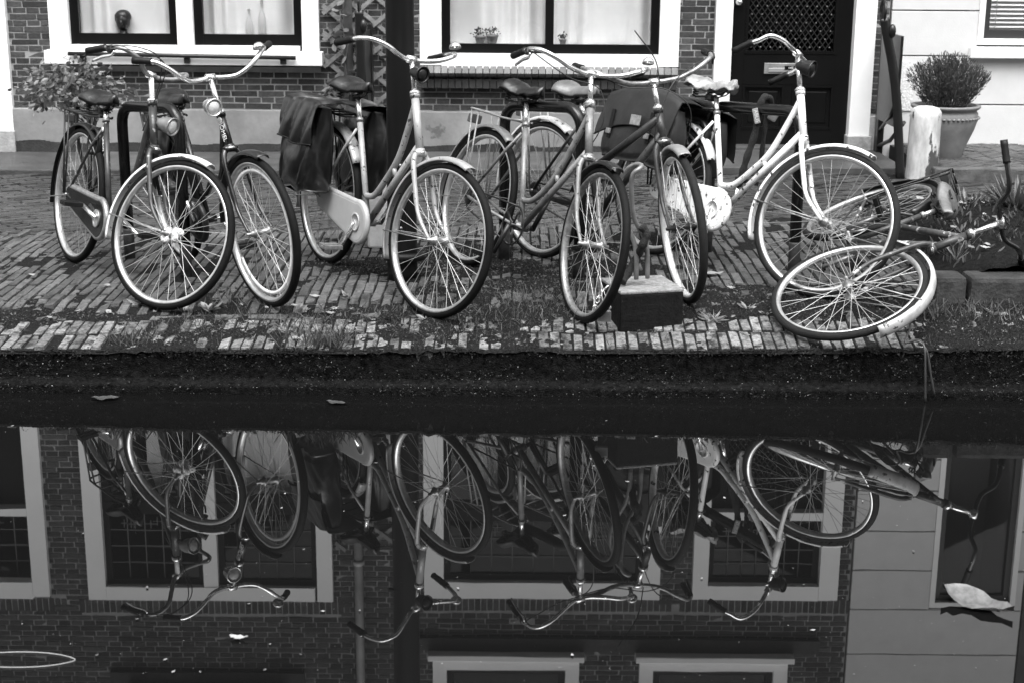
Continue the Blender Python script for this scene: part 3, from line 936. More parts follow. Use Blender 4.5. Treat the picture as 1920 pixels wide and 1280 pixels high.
MB().box((4.0, 5.89, 1.03), (.86, .14, .085), bev=.008).build('sill', M_WHITE, ww)
z = 1.22
while z < 2.2:
    MB().box((4.0, 6.03, z), (.58, .028, .0035), Matrix.Translation((0, 6.03, z)) @ Matrix.Rotation(R_(28), 4, 'X') @ Matrix.Translation((0, -6.03, -z))).build('slat', M_WHITE, ww)
    z += .034
MB().box((4.0, 5.95, 2.28), (.55, .058, .07)).build('transom', MATS['dark_grey_paint'], ww)
MB().tube([(3.80, 6.012, 1.2), (3.80, 6.012, 2.2)], .003, 5).build('blind_cord', M_STRIPE, ww)
nb = MB().box((8.5, 7.9, 3.8), (8.1, 4.0, 7.6)).build('dark_house', mat('dark_house_brick', .05, .8, var=.4, scale=8), None)
tag(nb, 'plain dark brick house beyond the white house', 'house')

# ================================================================== BICYCLES
WR_ = 0.346          # wheel radius over the tyre
WB = 1.165           # wheelbase
HA = R_(67)          # head and seat angle
U = Vector((-math.cos(HA), 0, math.sin(HA)))
NV = Vector((math.sin(HA), 0, math.cos(HA)))
OFF = 0.075
HUB_F = Vector((WB, 0, WR_))
TC_ = (WR_+.006+OFF*NV.z)/U.z                  # hub to fork crown along the steering axis
CROWN = HUB_F-NV*OFF+U*TC_
BBP = Vector((0.455, 0, 0.295))
RHUB = Vector((0, 0, WR_))

def wheel_meshes():
    r = {}
    rim = MB().ring([(.309, -.016), (.318, -.017), (.322, -.013), (.314, -.011), (.311, 0), (.314, .011), (.322, .013), (.318, .017), (.309, .016), (.303, .008), (.3015, 0), (.303, -.008)], 72)
    r['rim'] = rim
    ty = MB().ring([(WR_-.0185+.0185*math.cos(a)*(1.0), .0185*math.sin(a)*(1.0 if abs(math.sin(a)) < .9 else 1.03)) for a in [2*math.pi*i/14 for i in range(14)]], 80)
    r['tyre'] = ty
    hb = MB()
    T = Matrix.Rotation(R_(90), 4, 'X')
    hb.lathe([(.005, -.075), (.008, -.072), (.008, -.052), (.014, -.05), (.014, -.036), (.024, -.035), (.024, -.031), (.014, -.028), (.013, .028), (.024, .031), (.024, .035), (.014, .036), (.014, .05), (.008, .052), (.008, .072), (.005, .075)], 12, T)
    r['hub'] = hb
    return r
WM = wheel_meshes()
_mesh_cache = {}
def shared(mb_key, m):
    k = (mb_key, m.name)
    if k not in _mesh_cache:
        me = WM[mb_key].mesh(mb_key); me.materials.append(m); _mesh_cache[k] = me
    return _mesh_cache[k]
def spoke_mesh(m):
    k = ('spoke', m.name)
    if k not in _mesh_cache:
        mb = MB().tube([(0, 0, 0), (0, 0, .285)], .00115, 4, cap=False)
        me = mb.mesh('spoke'); me.materials.append(m); _mesh_cache[k] = me
    return _mesh_cache[k]
def make_wheel(parent, mtx, rim=M_RIM, tyre=M_TYRE, hub=M_STEEL, spoke=M_SPOKE, spin=0.0, n=36, missing=()):
    w = link('wheel', shared('rim', rim), parent, mtx @ Matrix.Rotation(spin, 4, 'Y'))
    link('tyre', shared('tyre', tyre), w)
    link('hub', shared('hub', hub), w)
    sp = spoke_mesh(spoke)
    for i in range(n):
        if i in missing: continue
        side = 1 if i % 2 else -1
        lead = 1 if (i//2) % 2 else -1
        a_r = 2*math.pi*i/n
        a_h = a_r+lead*R_(62)
        p0 = Vector((.022*math.cos(a_h), side*.033, .022*math.sin(a_h)))
        p1 = Vector((.304*math.cos(a_r), side*.004, .304*math.sin(a_r)))
        M = align(p0, p1) @ Matrix.Diagonal((1, 1, (p1-p0).length/.285, 1))
        o = bpy.data.objects.new('spoke', sp); COL.objects.link(o); o.parent = w; o.matrix_local = M
    return w
def mudguard(parent, mtx, a0, a1, m, stay=M_STEEL, stay_angle=190, w=.030, flap=False):
    r = WR_+.016
    out = [(r+.012*math.cos(t), w*math.sin(t)) for t in [R_(q) for q in (-90, -60, -30, 0, 30, 60, 90)]]
    out = [(rr-.006 if abs(y) > w*.95 else rr, y) for rr, y in out]
    inn = [(rr-.0035, y*.93) for rr, y in out][::-1]
    mb = MB().arc(out+inn, a0, a1, 34)
    g = mb.build('mudguard', m, parent, mtx)
    a = R_(stay_angle); q = r+.004
    st = MB()
    for s in (1, -1):
        st.tube([(0, s*.06, 0), (q*.5*math.cos(a), s*.045, q*.5*math.sin(a)), (q*math.cos(a), s*.030, q*math.sin(a))], .0032, 6)
    st.build('stay', stay, g)
    return g
def saddle(parent, p, m, tilt=4, wrinkle=0.0, seed=0, L_=.27, W_=.205):
    V = []; F = []; nL, nW = 18, 13; r = random.Random(seed)
    def width(t):
        if t < .12: return .72+.28*math.sin(t/.12*math.pi/2)
        if t < .45: return 1.0-.55*((t-.12)/.33)**1.3
        return .45-.20*((t-.45)/.55)
    for i in range(nL):
        t = i/(nL-1); x = -L_*.5+L_*t; w = W_*.5*width(t)
        if i == 0: w *= .55
        if i == nL-1: w *= .55
        top = .028*math.exp(-((t-.10)/.20)**2)-.004*math.sin(t*math.pi)+.010*t
        for j in range(nW):
            a = -1+2*j/(nW-1)
            edge = abs(a)
            y = w*math.sin(a*math.pi/2)
            z = top-(.058 if t < .5 else .05)*(1-math.cos(edge*math.pi/2))**1.1
            if wrinkle: z += wrinkle*(math.sin(x*70+a*5+seed)*.5+r.uniform(-.5, .5)); y *= 1+wrinkle*4*r.uniform(-1, 1)
            V.append((x, y, z))
    for i in range(nL-1):
        for j in range(nW-1):
            F.append((i*nW+j, (i+1)*nW+j, (i+1)*nW+j+1, i*nW+j+1))
    o = len(V)
    for i in range(nL):                       # underside
        a, b_ = V[i*nW], V[i*nW+nW-1]
        V.append((a[0], a[1]*.9, a[2]+.006)); V.append((b_[0], b_[1]*.9, b_[2]+.006))
    for i in range(nL-1):
        F += [(i*nW, o+2*i, o+2*i+2, (i+1)*nW), (o+2*i, o+2*i+1, o+2*i+3, o+2*i+2), (o+2*i+1, i*nW+nW-1, (i+1)*nW+nW-1, o+2*i+3)]
    F.append(tuple(range(nW))+(o+1, o)); F.append(tuple(range((nL-1)*nW, nL*nW))[::-1]+(o+2*(nL-1), o+2*(nL-1)+1))
    M = Matrix.Translation(p) @ Matrix.Rotation(R_(-tilt), 4, 'Y')
    s = MB().add(V, F, True).build('saddle', m, parent, M)
    sp = MB()
    for sgn in (1, -1):
        hel = [(-.085+.014*math.cos(q*.9), sgn*.05+.014*math.sin(q*.9), -.085+.052*q/28) for q in range(29)]
        sp.tube(hel, .0035, 5)
        sp.tube([(-.085, sgn*.05, -.085), (-.02, sgn*.022, -.078), (.06, sgn*.018, -.06), (.115, sgn*.006, -.03)], .0035, 5)
    sp.box((-.02, 0, -.078), (.04, .05, .03), bev=.005)
    sp.build('springs', M_DARKMET, s)
    return s
def hb(a, b_, c):
    """bars: forward, left, up (level) -> steering frame"""
    return Vector((NV.x*a+NV.z*c, b_, U.x*a+U.z*c))
def pannier(parent, side, m, x0=-.23, x1=.21, ztop=.80, zbot=.36, depth=.15, seed=1, y0=.07, crease=1.0, slump=0.0):
    """soft bag hanging at one side of the carrier: creased body, flap with hem, straps and buckles"""
    V = []; F = []; n, k = 34, 56
    for i in range(n):
        t = i/(n-1)
        for j in range(k):
            a = 2*math.pi*j/k
            cx, cy = math.cos(a), math.sin(a)
            sx = abs(cx)**.42*(1 if cx > 0 else -1); sy = abs(cy)**.55*(1 if cy > 0 else -1)
            swell = .55+.55*math.sin(min(1, t*1.1)*math.pi*.60)
            if t > .93: swell *= .86
            u = sx
            fold = abs(math.sin(u*5.2+t*2.6*math.sin(u*2+seed)+seed))**.6+.6*abs(math.sin(u*9+t*5+seed*2))**.7
            cr_ = (fold-.9)*.020*crease*(1 if sy > 0 else .2)
            tail = .90+.12*math.sin(t*math.pi*.9+.2)
            V.append(((x0+x1)/2+(x1-x0)/2*sx*tail+.01*math.sin(t*7+a*2+seed)*crease, side*(y0+depth*.5+depth*.5*sy*swell+(cr_ if sy > 0 else 0)),
                      ztop+(zbot-ztop)*t+slump*(u*u)*(1-t)*-1+.012*math.sin(u*6+seed)*(t if t > .5 else 0)))
    for i in range(n-1):
        for j in range(k):
            l = (j+1) % k
            F.append((i*k+j, i*k+l, (i+1)*k+l, (i+1)*k+j) if side < 0 else (i*k+l, i*k+j, (i+1)*k+j, (i+1)*k+l))
    F.append(tuple(range(k))); F.append(tuple(range((n-1)*k, n*k))[::-1])
    p = MB().add(V, F, True).build('pannier_bag', m, parent)
    nf, nu = 22, 30
    fl = []; ff = []
    for lay in (0, 1):
        for i in range(nf):
            t = i/(nf-1)
            for j in range(nu):
                u = j/(nu-1)
                x = x0-.014+(x1-x0+.028)*u+.006*math.sin(t*6+seed)
                w = 2*u-1
                if t < .35: y = y0*.1+(depth*.80+y0*.9+.012)*(t/.35); z = ztop+.02+.012*math.sin(t*9)-slump*w*w*.8
                else: y = y0+depth*.80+.012+.03*math.sin((t-.35)*2.4); z = ztop+.014-(t-.35)/.65*.20-slump*w*w
                fold = (abs(math.sin(w*4.6+t*3+seed))**.6-.6)*.018*crease
                fl.append((x, side*(y+fold*(.3+t)-.004*lay), z+.008*math.sin(u*7+t*5+seed)*crease-.003*lay))
    for lay in (0, 1):
        o = lay*nf*nu
        for i in range(nf-1):
            for j in range(nu-1):
                q = (o+i*nu+j, o+i*nu+j+1, o+(i+1)*nu+j+1, o+(i+1)*nu+j)
                ff.append(q if lay == 0 else q[::-1])
    fp = MB().add(fl, ff, True).build('flap', m, p)
    e = [Vector(fl[(nf-1)*nu+j]) for j in range(nu)]
    MB().tube([q+Vector((0, side*.003, 0)) for q in e], .0042, 6).build('hem', M_RUBBER, p)
    for u in ((.22, .78) if crease < .9 else ()):
        c_ = e[int(u*(nu-1))]
        top_ = Vector(fl[(nf-8)*nu+int(u*(nu-1))])
        MB().box(((c_+top_)*.5+Vector((0, side*.008, -.03))), (.024, .006, (top_-c_).length+.05), bev=.002).build('strap', M_RUBBER, p)
        MB().box(c_+Vector((0, side*.014, -.02)), (.034, .010, .028), bev=.004).build('buckle', M_STEEL, p)
    return p

def bicycle(label, F, heading, lean, steer, c, root_m=None):
    fr = c.get('frame', M_FR_AB); fork_m = c.get('fork', fr)
    h = R_(heading)
    fw = Vector((math.cos(h), -math.sin(h), 0))
    WB = c.get('wb', 1.12)
    CROWN = Vector((WB, 0, WR_))-NV*OFF+U*TC_
    if root_m is None:
        Rp = Vector((F[0], F[1], 0))-fw*WB
        Rp.z = gz(Rp.x, Rp.y)-.004
        f3 = (Vector((F[0], F[1], gz(F[0], F[1])-.004))-Rp).normalized()
        l3 = Vector((0, 0, 1)).cross(f3).normalized(); u3 = f3.cross(l3)
        root_m = Matrix.Translation(Rp) @ Matrix(((f3.x, l3.x, u3.x, 0), (f3.y, l3.y, u3.y, 0), (f3.z, l3.z, u3.z, 0), (0, 0, 0, 1))) @ Matrix.Rotation(R_(-lean), 4, 'X')
    root = empty('bicycle', mtx=root_m)
    tag(root, label, 'bicycle', 'bicycles parked on the quay')
    S = Matrix.Translation(CROWN) @ Matrix(((NV.x, 0, U.x, 0), (0, 1, 0, 0), (NV.z, 0, U.z, 0), (0, 0, 0, 1))) @ Matrix.Rotation(R_(steer), 4, 'Z')
    HT = c.get('head', .235)                       # head tube length
    ST = c.get('hs', .42)-HT
    seat = c.get('seat', .98)
    su = Vector((-math.cos(R_(68)), 0, math.sin(R_(68))))
    stop = BBP+su*c.get('seat_tube', .50)
    # --- frame
    f = MB()
    tr = c.get('tube', .0155)
    f.tube([BBP-su*.01, stop], .0145, 10)
    f.tube([CROWN+U*.008, CROWN+U*(HT)], .0185, 12)
    f.tube([CROWN+U*(HT-.012), CROWN+U*(HT+.012)], .0225, 12)
    f.tube([CROWN+U*.002, CROWN+U*.02], .0225, 12)
    lo = BBP+su*.13
    hi = CROWN+U*(HT-.035)
    dn = CROWN+U*.04
    kind = c.get('kind', 'swan')
    if kind == 'swan':
        up_p = sm([hi, hi+Vector((-.045, 0, -.12)), hi+Vector((-.115, 0, -.27)), Vector((lo.x+.19, 0, lo.z+.105)), Vector((lo.x+.09, 0, lo.z+.018)), lo], 6)
        f.tube(up_p, tr*.92, 10)
        if c.get('lower', True):
            f.tube([dn, BBP+Vector((.012, 0, .005))], tr, 10)
            j = (dn+BBP)*.5
            f.tube([up_p[14], up_p[14]*.3+(dn+(BBP-dn)*.45)*.7], tr*.7, 8)
    elif kind == 'single':
        f.tube(sm([hi, hi+Vector((-.05, 0, -.14)), hi+Vector((-.125, 0, -.32)), BBP+Vector((.16, 0, .10)), BBP], 6), tr*1.1, 10)
    elif kind == 'straight':
        f.tube([hi, BBP+su*.22], tr*1.05, 10)
        f.tube([dn, BBP], tr*1.12, 10)
    elif kind == 'diamond':
        f.tube([hi, stop-su*.05], tr, 10)
        f.tube([dn, BBP], tr*1.05, 10)
    for s in (1, -1):                                # stays and drop-outs
        f.tube([BBP+Vector((-.02, s*.03, 0)), Vector((.12, s*.055, WR_-.02)), RHUB+Vector((0, s*.062, 0))], .0085, 7)
        f.tube([stop+Vector((0, s*.012, -.04)), stop+Vector((-.05, s*.045, -.14)), RHUB+Vector((.0, s*.062, 0))], .0075, 7)
    f.lathe([(.021, -.037), (.021, .037)], 12, Matrix.Translation(BBP) @ Matrix.Rotation(R_(90), 4, 'X'))
    fo = f.build('frame', fr, root)
    for tt in c.get('text', ()):                     # lettering on head or seat tube
        where, body, size = tt
        base, ax = (CROWN+U*(HT*.5), U) if where == 'head' else (BBP+su*.38, su)
        nrm = Vector((0, -1, 0)) if where == 'seat' else Vector((.55, -.83, 0)).normalized()
        nrm = (nrm-ax*nrm.dot(ax)).normalized()
        xa = -ax; ya = nrm.cross(xa)
        Mt = Matrix(((xa.x, ya.x, nrm.x, 0), (xa.y, ya.y, nrm.y, 0), (xa.z, ya.z, nrm.z, 0), (0, 0, 0, 1)))
        text_part('lettering', body, size, M_STRIPE, fo, Matrix.Translation(base+nrm*.0195) @ Mt)
        MB().lathe([(.0001, 0), (.013, 0), (.013, .0015), (.0001, .0015)], 14, Matrix.Translation(base+ax*(HT*.33)+nrm*.0185) @ nrm.to_track_quat('Z', 'Y').to_matrix().to_4x4(), cap=False).build('badge', M_STRIPE, fo)
    # --- seat post and saddle
    sp_top = stop+su*max(.03, (seat-.07-stop.z)/su.z)
    MB().tube([stop-su*.02, sp_top], .0128, 10).build('seat_post', M_CHROME, root)
    MB().tube([stop-su*.006, stop+su*.012], .0185, 10).build('seat_clamp', M_STEEL, root)
    saddle(root, sp_top+Vector((-.02, 0, .075)), c.get('saddle', M_LEATHER), c.get('tilt', 3), c.get('wrinkle', 0), c.get('seed', 0), *c.get('saddle_size', (.27, .205)))
    # --- fork, stem, bars (turn together)
    fk = MB()
    hubz = -TC_
    for s in (1, -1):
        fk.tube(sm([(0, s*.028, -.002), (.001, s*.046, -.05), (.004, s*.052, hubz*.45), (.014, s*.055, hubz*.70), (OFF, s*.060, hubz)], 5), [.0125]*8+[.0115]*5+[.0095]*5+[.0075]*3, 9)
    fk.tube([(0, -.03, -.004), (0, -.018, .002), (0, .018, .002), (0, .03, -.004)], .0165, 9)
    fk.tube([(0, 0, -.01), (0, 0, .02)], .017, 10)
    fork = fk.build('fork', fork_m, root, S)
    MB().lathe([(.022, -.006), (.024, 0), (.022, .006)], 14, Matrix.Translation((0, 0, .003))).build('headset_cup', M_CHROME, fork)
    MB().lathe([(.020, -.012), (.024, -.006), (.024, .004), (.017, .012)], 14, Matrix.Translation((0, 0, HT+.012))).build('headset_nut', M_CHROME, fork)
    stem_top = Vector((0, 0, HT+ST))
    MB().tube([(0, 0, HT), stem_top+Vector((0, 0, .006))], .0122, 10).build('stem', c.get('stem_m', M_CHROME), root, S)
    bw = c.get('bar_w', 1.0); rise = c.get('rise', 1.0); swp = c.get('sweep', 1.0)
    half = [(0, 0, 0), (.012, .05, 0), (.045*bw, .13*bw, .018*rise), (.05, .20*bw, .050*rise), (.012, .262*bw, .072*rise), (-.06*swp, .290*bw, .066*rise), (-.13*swp, .298*bw, .045*rise), (-.22*swp, .302*bw, .018*rise)]
    if c.get('bars') is not None: half = c['bars']
    pts = [hb(a, -b_, cc)+stem_top for a, b_, cc in half[::-1]]+[hb(*q)+stem_top for q in half[1:]]
    path = sm(pts, 5)
    bar = MB().tube(path, .0112, 9).build('handlebar', c.get('bar_m', M_CHROME), root, S)
    MB().tube([stem_top+Vector((.0, -.022, 0)), stem_top+Vector((0, .022, 0))], .018, 9).build('bar_clamp', M_CHROME, root, S)
    gl_ = c.get('grip', .62)
    for s in (1, -1):
        seg = path[:8] if s < 0 else path[-8:]
        rr = [.0162, .0165, .0155, .0165, .0155, .0165, .0155, .0172]
        if s < 0: rr = rr
        gp = [q.copy() for q in seg]
        d = (gp[0]-gp[1]).normalized() if s < 0 else (gp[-1]-gp[-2]).normalized()
        if s < 0: gp[0] += d*.008
        else: gp[-1] += d*.008
        MB().tube(gp, rr, 10).build('grip', c.get('grip_m', M_RUBBER), bar)
    i_bell = 12
    def bar_pt(s, i): return path[i] if s < 0 else path[-1-i]
    if c.get('bell'):
        q = bar_pt(c['bell'], 13)+Vector((.012, 0, .028))
        MB().lathe([(.0001, .024), (.014, .022), (.024, .014), (.028, .002), (.028, -.004), (.0001, -.006)], 16, Matrix.Translation(q), cap=False).build('bell', M_CHROME, bar)
    for s in c.get('levers', ()):
        q = bar_pt(s, 9); q2 = bar_pt(s, 5); q3 = bar_pt(s, 1)
        dn_ = hb(.02, 0, -.035)
        MB().tube(sm([q+hb(.03, 0, -.012), q+dn_, q2+dn_, q3+dn_*1.25], 4), .0055, 7, flat=(1, 1.6)).build('brake_lever', c.get('lever_m', M_CHROME), bar)
        MB().box(q+hb(.008, 0, -.008), (.03, .03, .03), bev=.006).build('lever_clamp', M_DARKMET, bar)
    for cb_ in c.get('cables', ()):
        pts_ = []
        for q in cb_:
            pts_.append(hb(*q)+stem_top)
        MB().tube(sm(pts_, 8), .0028, 5).build('brake_cable', M_CABLE, bar)
    # --- lamp
    lp = c.get('lamp')
    if lp:
        pos, lm, size = lp
        pz = {'head': Vector((.085, 0, HT*.45)), 'crown': Vector((.075, -.02, .035)), 'top': Vector((.055, 0, HT+.075)), 'bar': stem_top+hb(.07, 0, -.055)}[pos] if isinstance(pos, str) else Vector(pos)
        lens_dir = hb(1, 0, -.08)
        Ml = S @ Matrix.Translation(pz) @ lens_dir.to_track_quat('Z', 'Y').to_matrix().to_4x4()
        k = size
        l_o = MB().lathe([(.0001, -.062*k), (.014*k, -.058*k), (.026*k, -.04*k), (.034*k, -.015*k), (.038*k, .018*k), (.041*k, .022*k), (.041*k, .030*k), (.036*k, .030*k), (.034*k, .02*k)], 20, cap=False).build('lamp', lm, root, Ml)
        MB().lathe([(.0001, .032*k), (.018*k, .030*k), (.034*k, .022*k), (.0001, .0215*k)], 20, cap=False).build('lens', c.get('lens_m', M_LENS), l_o)
        S3 = S @ Matrix.Translation(pz)
        MB().tube([Vector((0, 0, 0)), Vector((-pz.x*.5, 0, -.012)), Vector((-pz.x+.012, -pz.y, 0))], .006, 6).build('lamp_bracket', M_DARKMET, root, S3)
    # --- wheels
    TF = S @ Matrix.Translation((OFF, 0, hubz)) @ Matrix.Rotation(R_(23), 4, 'Y')
    TF = S @ Matrix.Translation((OFF, 0, hubz)) @ Matrix(((NV.x, 0, NV.z, 0), (0, 1, 0, 0), (U.x, 0, U.z, 0), (0, 0, 0, 1)))
    TR_ = Matrix.Translation(RHUB)
    wf = make_wheel(root, TF, c.get('rim_f', M_RIM), c.get('tyre', M_TYRE), c.get('hub_f', M_STEEL), c.get('spoke_f', M_SPOKE), c.get('spin', .3))
    wr = make_wheel(root, TR_, c.get('rim_r', M_RIM), c.get('tyre', M_TYRE), c.get('hub_r', M_STEEL), c.get('spoke_r', M_SPOKED), .17)
    if c.get('hub_rust'):
        mb = MB(); rr = random.Random(5)
        for i in range(16):
            a = rr.uniform(0, 6.28); q = rr.uniform(0, .03)
            mb.ball((q*math.cos(a), rr.uniform(-.04, .04), q*math.sin(a)), (rr.uniform(.012, .03), .012, rr.uniform(.012, .03)), 8, 5)
        mb.build('hub_crust', M_RUST, wf)
    mg = c.get('mg_f')
    if mg: mudguard(root, TF, mg[0], mg[1], mg[2], M_STEEL, mg[3] if len(mg) > 3 else 185)
    mg = c.get('mg_r', (30, 205, M_DARKMG))
    if mg: mudguard(root, TR_, mg[0], mg[1], mg[2], M_STEEL, 190)
    # --- drive
    ca = R_(c.get('crank', 200))
    cr = MB()
    cr.lathe([(.012, -.075), (.012, .06)], 10, Matrix.Translation(BBP) @ Matrix.Rotation(R_(90), 4, 'X'))
    ends = []
    for s, a in ((-1, ca), (1, ca+math.pi)):
        e = BBP+Vector((.17*math.cos(a), s*.088, .17*math.sin(a)))
        cr.tube([BBP+Vector((0, s*.068, 0)), e], [.013, .010], 8)
        ends.append((s, e))
    if not c.get('case'):
        cr.ring([(.088, -.05), (.098, -.05), (.098, -.046), (.088, -.046)], 30, Matrix.Translation(BBP))
        for k in range(5):
            a = k*2*math.pi/5
            cr.tube([BBP+Vector((.0, -.048, 0)), BBP+Vector((.09*math.cos(a), -.048, .09*math.sin(a)))], .006, 5)
    crank = cr.build('crank', c.get('crank_m', M_CHROME), root)
    for s, e in ends:
        pb = MB()
        for dz in (-.026, .026):
            pb.box(e+Vector((dz, s*.05, 0)), (.022, .085, .022), bev=.004)
        pb.tube([e, e+Vector((0, s*.1, 0))], .006, 6)
        pb.box(e+Vector((0, s*.008, 0)), (.075, .008, .02)); pb.box(e+Vector((0, s*.093, 0)), (.075, .008, .02))
        pb.build('pedal', c.get('pedal_m', M_RUBBER), crank)
    if not c.get('case'):
        ch = MB()
        ch.tube([BBP+Vector((0, -.048, .093)), RHUB+Vector((.005, -.048, .04))], .005, 5)
        ch.tube([BBP+Vector((0, -.048, -.093)), RHUB+Vector((.0, -.048, -.06)), RHUB+Vector((-.025, -.048, -.02))], .005, 5)
        ch.lathe([(.035, -.01), (.042, -.006), (.042, .006), (.035, .01)], 16, Matrix.Translation(RHUB+Vector((0, -.048, 0))) @ Matrix.Rotation(R_(90), 4, 'X'))
        ch.build('chain', M_DARKMET, root)
    else:
        cm, trim = c['case']
        out = []
        for i in range(15): a = R_(-105+210*i/14); out.append((BBP.x+.094*math.cos(a), BBP.z+.094*math.sin(a)))
        for i in range(9): a = R_(100+160*i/8); out.append((RHUB.x+.03+.048*math.cos(a), RHUB.z+.048*math.sin(a)))
        cc = MB().prism(out, -.066, -.034)
        cs = cc.build('chain_case', cm, root)
        bv = cs.modifiers.new('bevel', 'BEVEL'); bv.width = .006; bv.segments = 2; bv.limit_method = 'ANGLE'
        rim_ = MB().tube([(x, -.050, z) for x, z in out], .0155, 8, closed=True)
        rim_.build('case_edge', trim, cs)
        MB().lathe([(.0001, .0), (.045, .0), (.045, .006), (.036, .006), (.036, .002), (.0001, .002)], 20, Matrix.Translation(BBP+Vector((0, -.066, 0))) @ Matrix.Rotation(R_(90), 4, 'X'), cap=False).build('case_boss', trim, cs)
    # --- carrier
    if c.get('carrier'):
        cm = c['carrier'] if not isinstance(c['carrier'], bool) else M_DARKMET
        k = MB(); z = WR_*2+.075
        for s in (1, -1):
            k.tube(sm([(.27, s*.03, z+.01), (.18, s*.055, z), (0, s*.06, z), (-.17, s*.06, z), (-.20, s*.03, z)], 4), .0055, 7)
            k.tube([(-.10, s*.06, z), (-.02, s*.068, WR_)], .005, 6)
            k.tube([(-.17, s*.06, z), (-.04, s*.068, WR_)], .005, 6)
        k.tube([(-.20, -.03, z), (-.20, .03, z)], .0055, 7)
        for x in (-.1, .0, .1, .18): k.tube([(x, -.057, z), (x, .057, z)], .004, 6)
        co = k.build('carrier', cm, root)
        if c.get('strap', True):
            MB().tube(sm([(.2, .02, z+.012), (.05, .022, z+.016), (-.1, .02, z+.016), (-.2, .015, z+.0), (-.14, .02, WR_+.25), (-.02, .07, WR_+.02)], 4), .006, 6, flat=(1.8, .5)).build('strap', M_RUBBER, co)
        MB().box((-.225, 0, z-.05), (.03, .07, .045), bev=.008).build('rear_light', mat('rear_lens', .06, .2), co)
    if c.get('stand'):
        MB().tube([BBP+Vector((-.06, .05, -.02)), BBP+Vector((-.13, .20, -.285))], .0085, 7).build('kickstand', M_STEEL, root)
    if c.get('ring_lock'):
        MB().arc([(.062, -.02), (.078, -.02), (.078, .02), (.062, .02)], -60, 240, 20, Matrix.Translation(stop+Vector((-.1, 0, -.12)))).build('ring_lock', M_DARKMET, root)
    if c.get('dress_guard'):
        mb = MB().arc([(.10, .064), (WR_+.01, .040), (WR_+.01, .037), (.10, .060)], 62, 168, 14)
        mb.arc([(.10, -.060), (WR_+.01, -.037), (WR_+.01, -.040), (.10, -.064)], 62, 168, 14)
        mb.build('coat_guard', c['dress_guard'], root, TR_)
    return root, S, TF

dark_bike, _, _ = bicycle('dark bicycle with white front mudguard and pale crusted hub, leftmost in the row', (-1.628, .515), 55.4, 9.6, 29,
    dict(wb=1.151, hs=.360, frame=M_FR_A, kind='single', seat=.875, head=.225, stem_m=M_WHITE, saddle=M_LEATHER, mg_f=(72, 196, M_WHITEMG, 178), mg_r=(55, 195, M_DARKMG),
         hub_rust=True, lamp=('head', M_LAMP, 1.05), carrier=True, case=(M_CASED, M_STEEL), crank=165, levers=(-1,), bell=None, rise=.9, sweep=.75, bar_w=.85,
         cables=([(-.06, -.27, .055), (.06, -.2, .09), (.10, -.08, .07), (.08, -.02, -.08), (.05, -.01, -.26)], [(-.05, -.27, .045), (.09, -.19, .075), (.12, -.06, .05), (.07, 0, -.1), (.05, .02, -.26)]),
         text=(('seat', 'URBAN', .022),), seed=1, spin=.1, ring_lock=True, bar_m=M_STEEL))
badge_bike, _, TFC = bicycle('black bicycle with chrome bars, pale plastic ring round its front wheel, second in the row', (-1.112, .53), 58, -6, 5,
    dict(wb=1.114, hs=.340, frame=M_FR_AB, kind='swan', lower=False, seat=.875, head=.165, saddle=M_LEATHER, mg_f=(76, 182, M_DARKMG, 184), mg_r=(40, 200, M_DARKMG),
         lamp=((.045, -.055, .195), M_LAMPW, 1.0), carrier=True, case=(M_CASED, M_DARKMET), crank=120, bell=1, bars=[(0, 0, 0), (.01, .06, -.005), (.03, .12, .0), (.05, .17, .03), (.05, .22, .07), (.03, .26, .098), (.0, .295, .108), (-.045, .335, .112)], text=(('head', 'BOMEL', .03), ('seat', 'BOMEL', .034)), seed=2, spin=.4, dress_guard=M_DARKMG))
bag_bike, _, _ = bicycle('pale grey step-through bicycle with cream chain case and black tarpaulin panniers', (-.375, .37), 59.1, 6.0, 12.5,
    dict(wb=1.145, hs=.438, frame=M_FR_D, kind='swan', seat=.931, head=.27, saddle=M_LEATHER, mg_f=(70, 205, M_FR_D, 184), mg_r=(35, 200, M_FR_D), lamp=('bar', M_DARKMET, .95), lens_m=M_DARKMET,
         carrier=True, case=(M_CASEW, M_CASEW), crank=235, bell=1, seed=3, pedal_m=M_STEEL, rim_r=M_RIM, tube=.0165, strap=False, rise=.8, bar_w=.92, sweep=.9))
for sd_ in (-1, 1):
    pannier(bag_bike, sd_, M_TARP, -.17, .20, .80, .38, .15, seed=3+sd_)
grey_bike, _, _ = bicycle('mid grey mixte bicycle with torn black saddle, chrome bars and padlocked front wheel', (.285, .305), 60, 14.8, -11.5,
    dict(wb=1.09, hs=.40, frame=M_FR_E, kind='swan', seat=.933, head=.25, saddle=M_LEATHER, wrinkle=.006, mg_f=(74, 150, M_DARKMG, 140), mg_r=(60, 200, M_GREYMG), levers=(-1,), bell=1, rim_f=M_STEEL,
         carrier=M_GREYMG, crank=255, crank_m=M_DARKMET, seed=4, hub_r=M_DARKMET, tyre=M_TYRE, spoke_r=M_SPOKED, rise=.9, strap=False,
         cables=([(-.05, -.28, .05), (.03, -.12, -.03), (.06, .03, -.06), (.10, .06, -.2), (.06, .02, -.36), (.04, 0, -.45)],)))
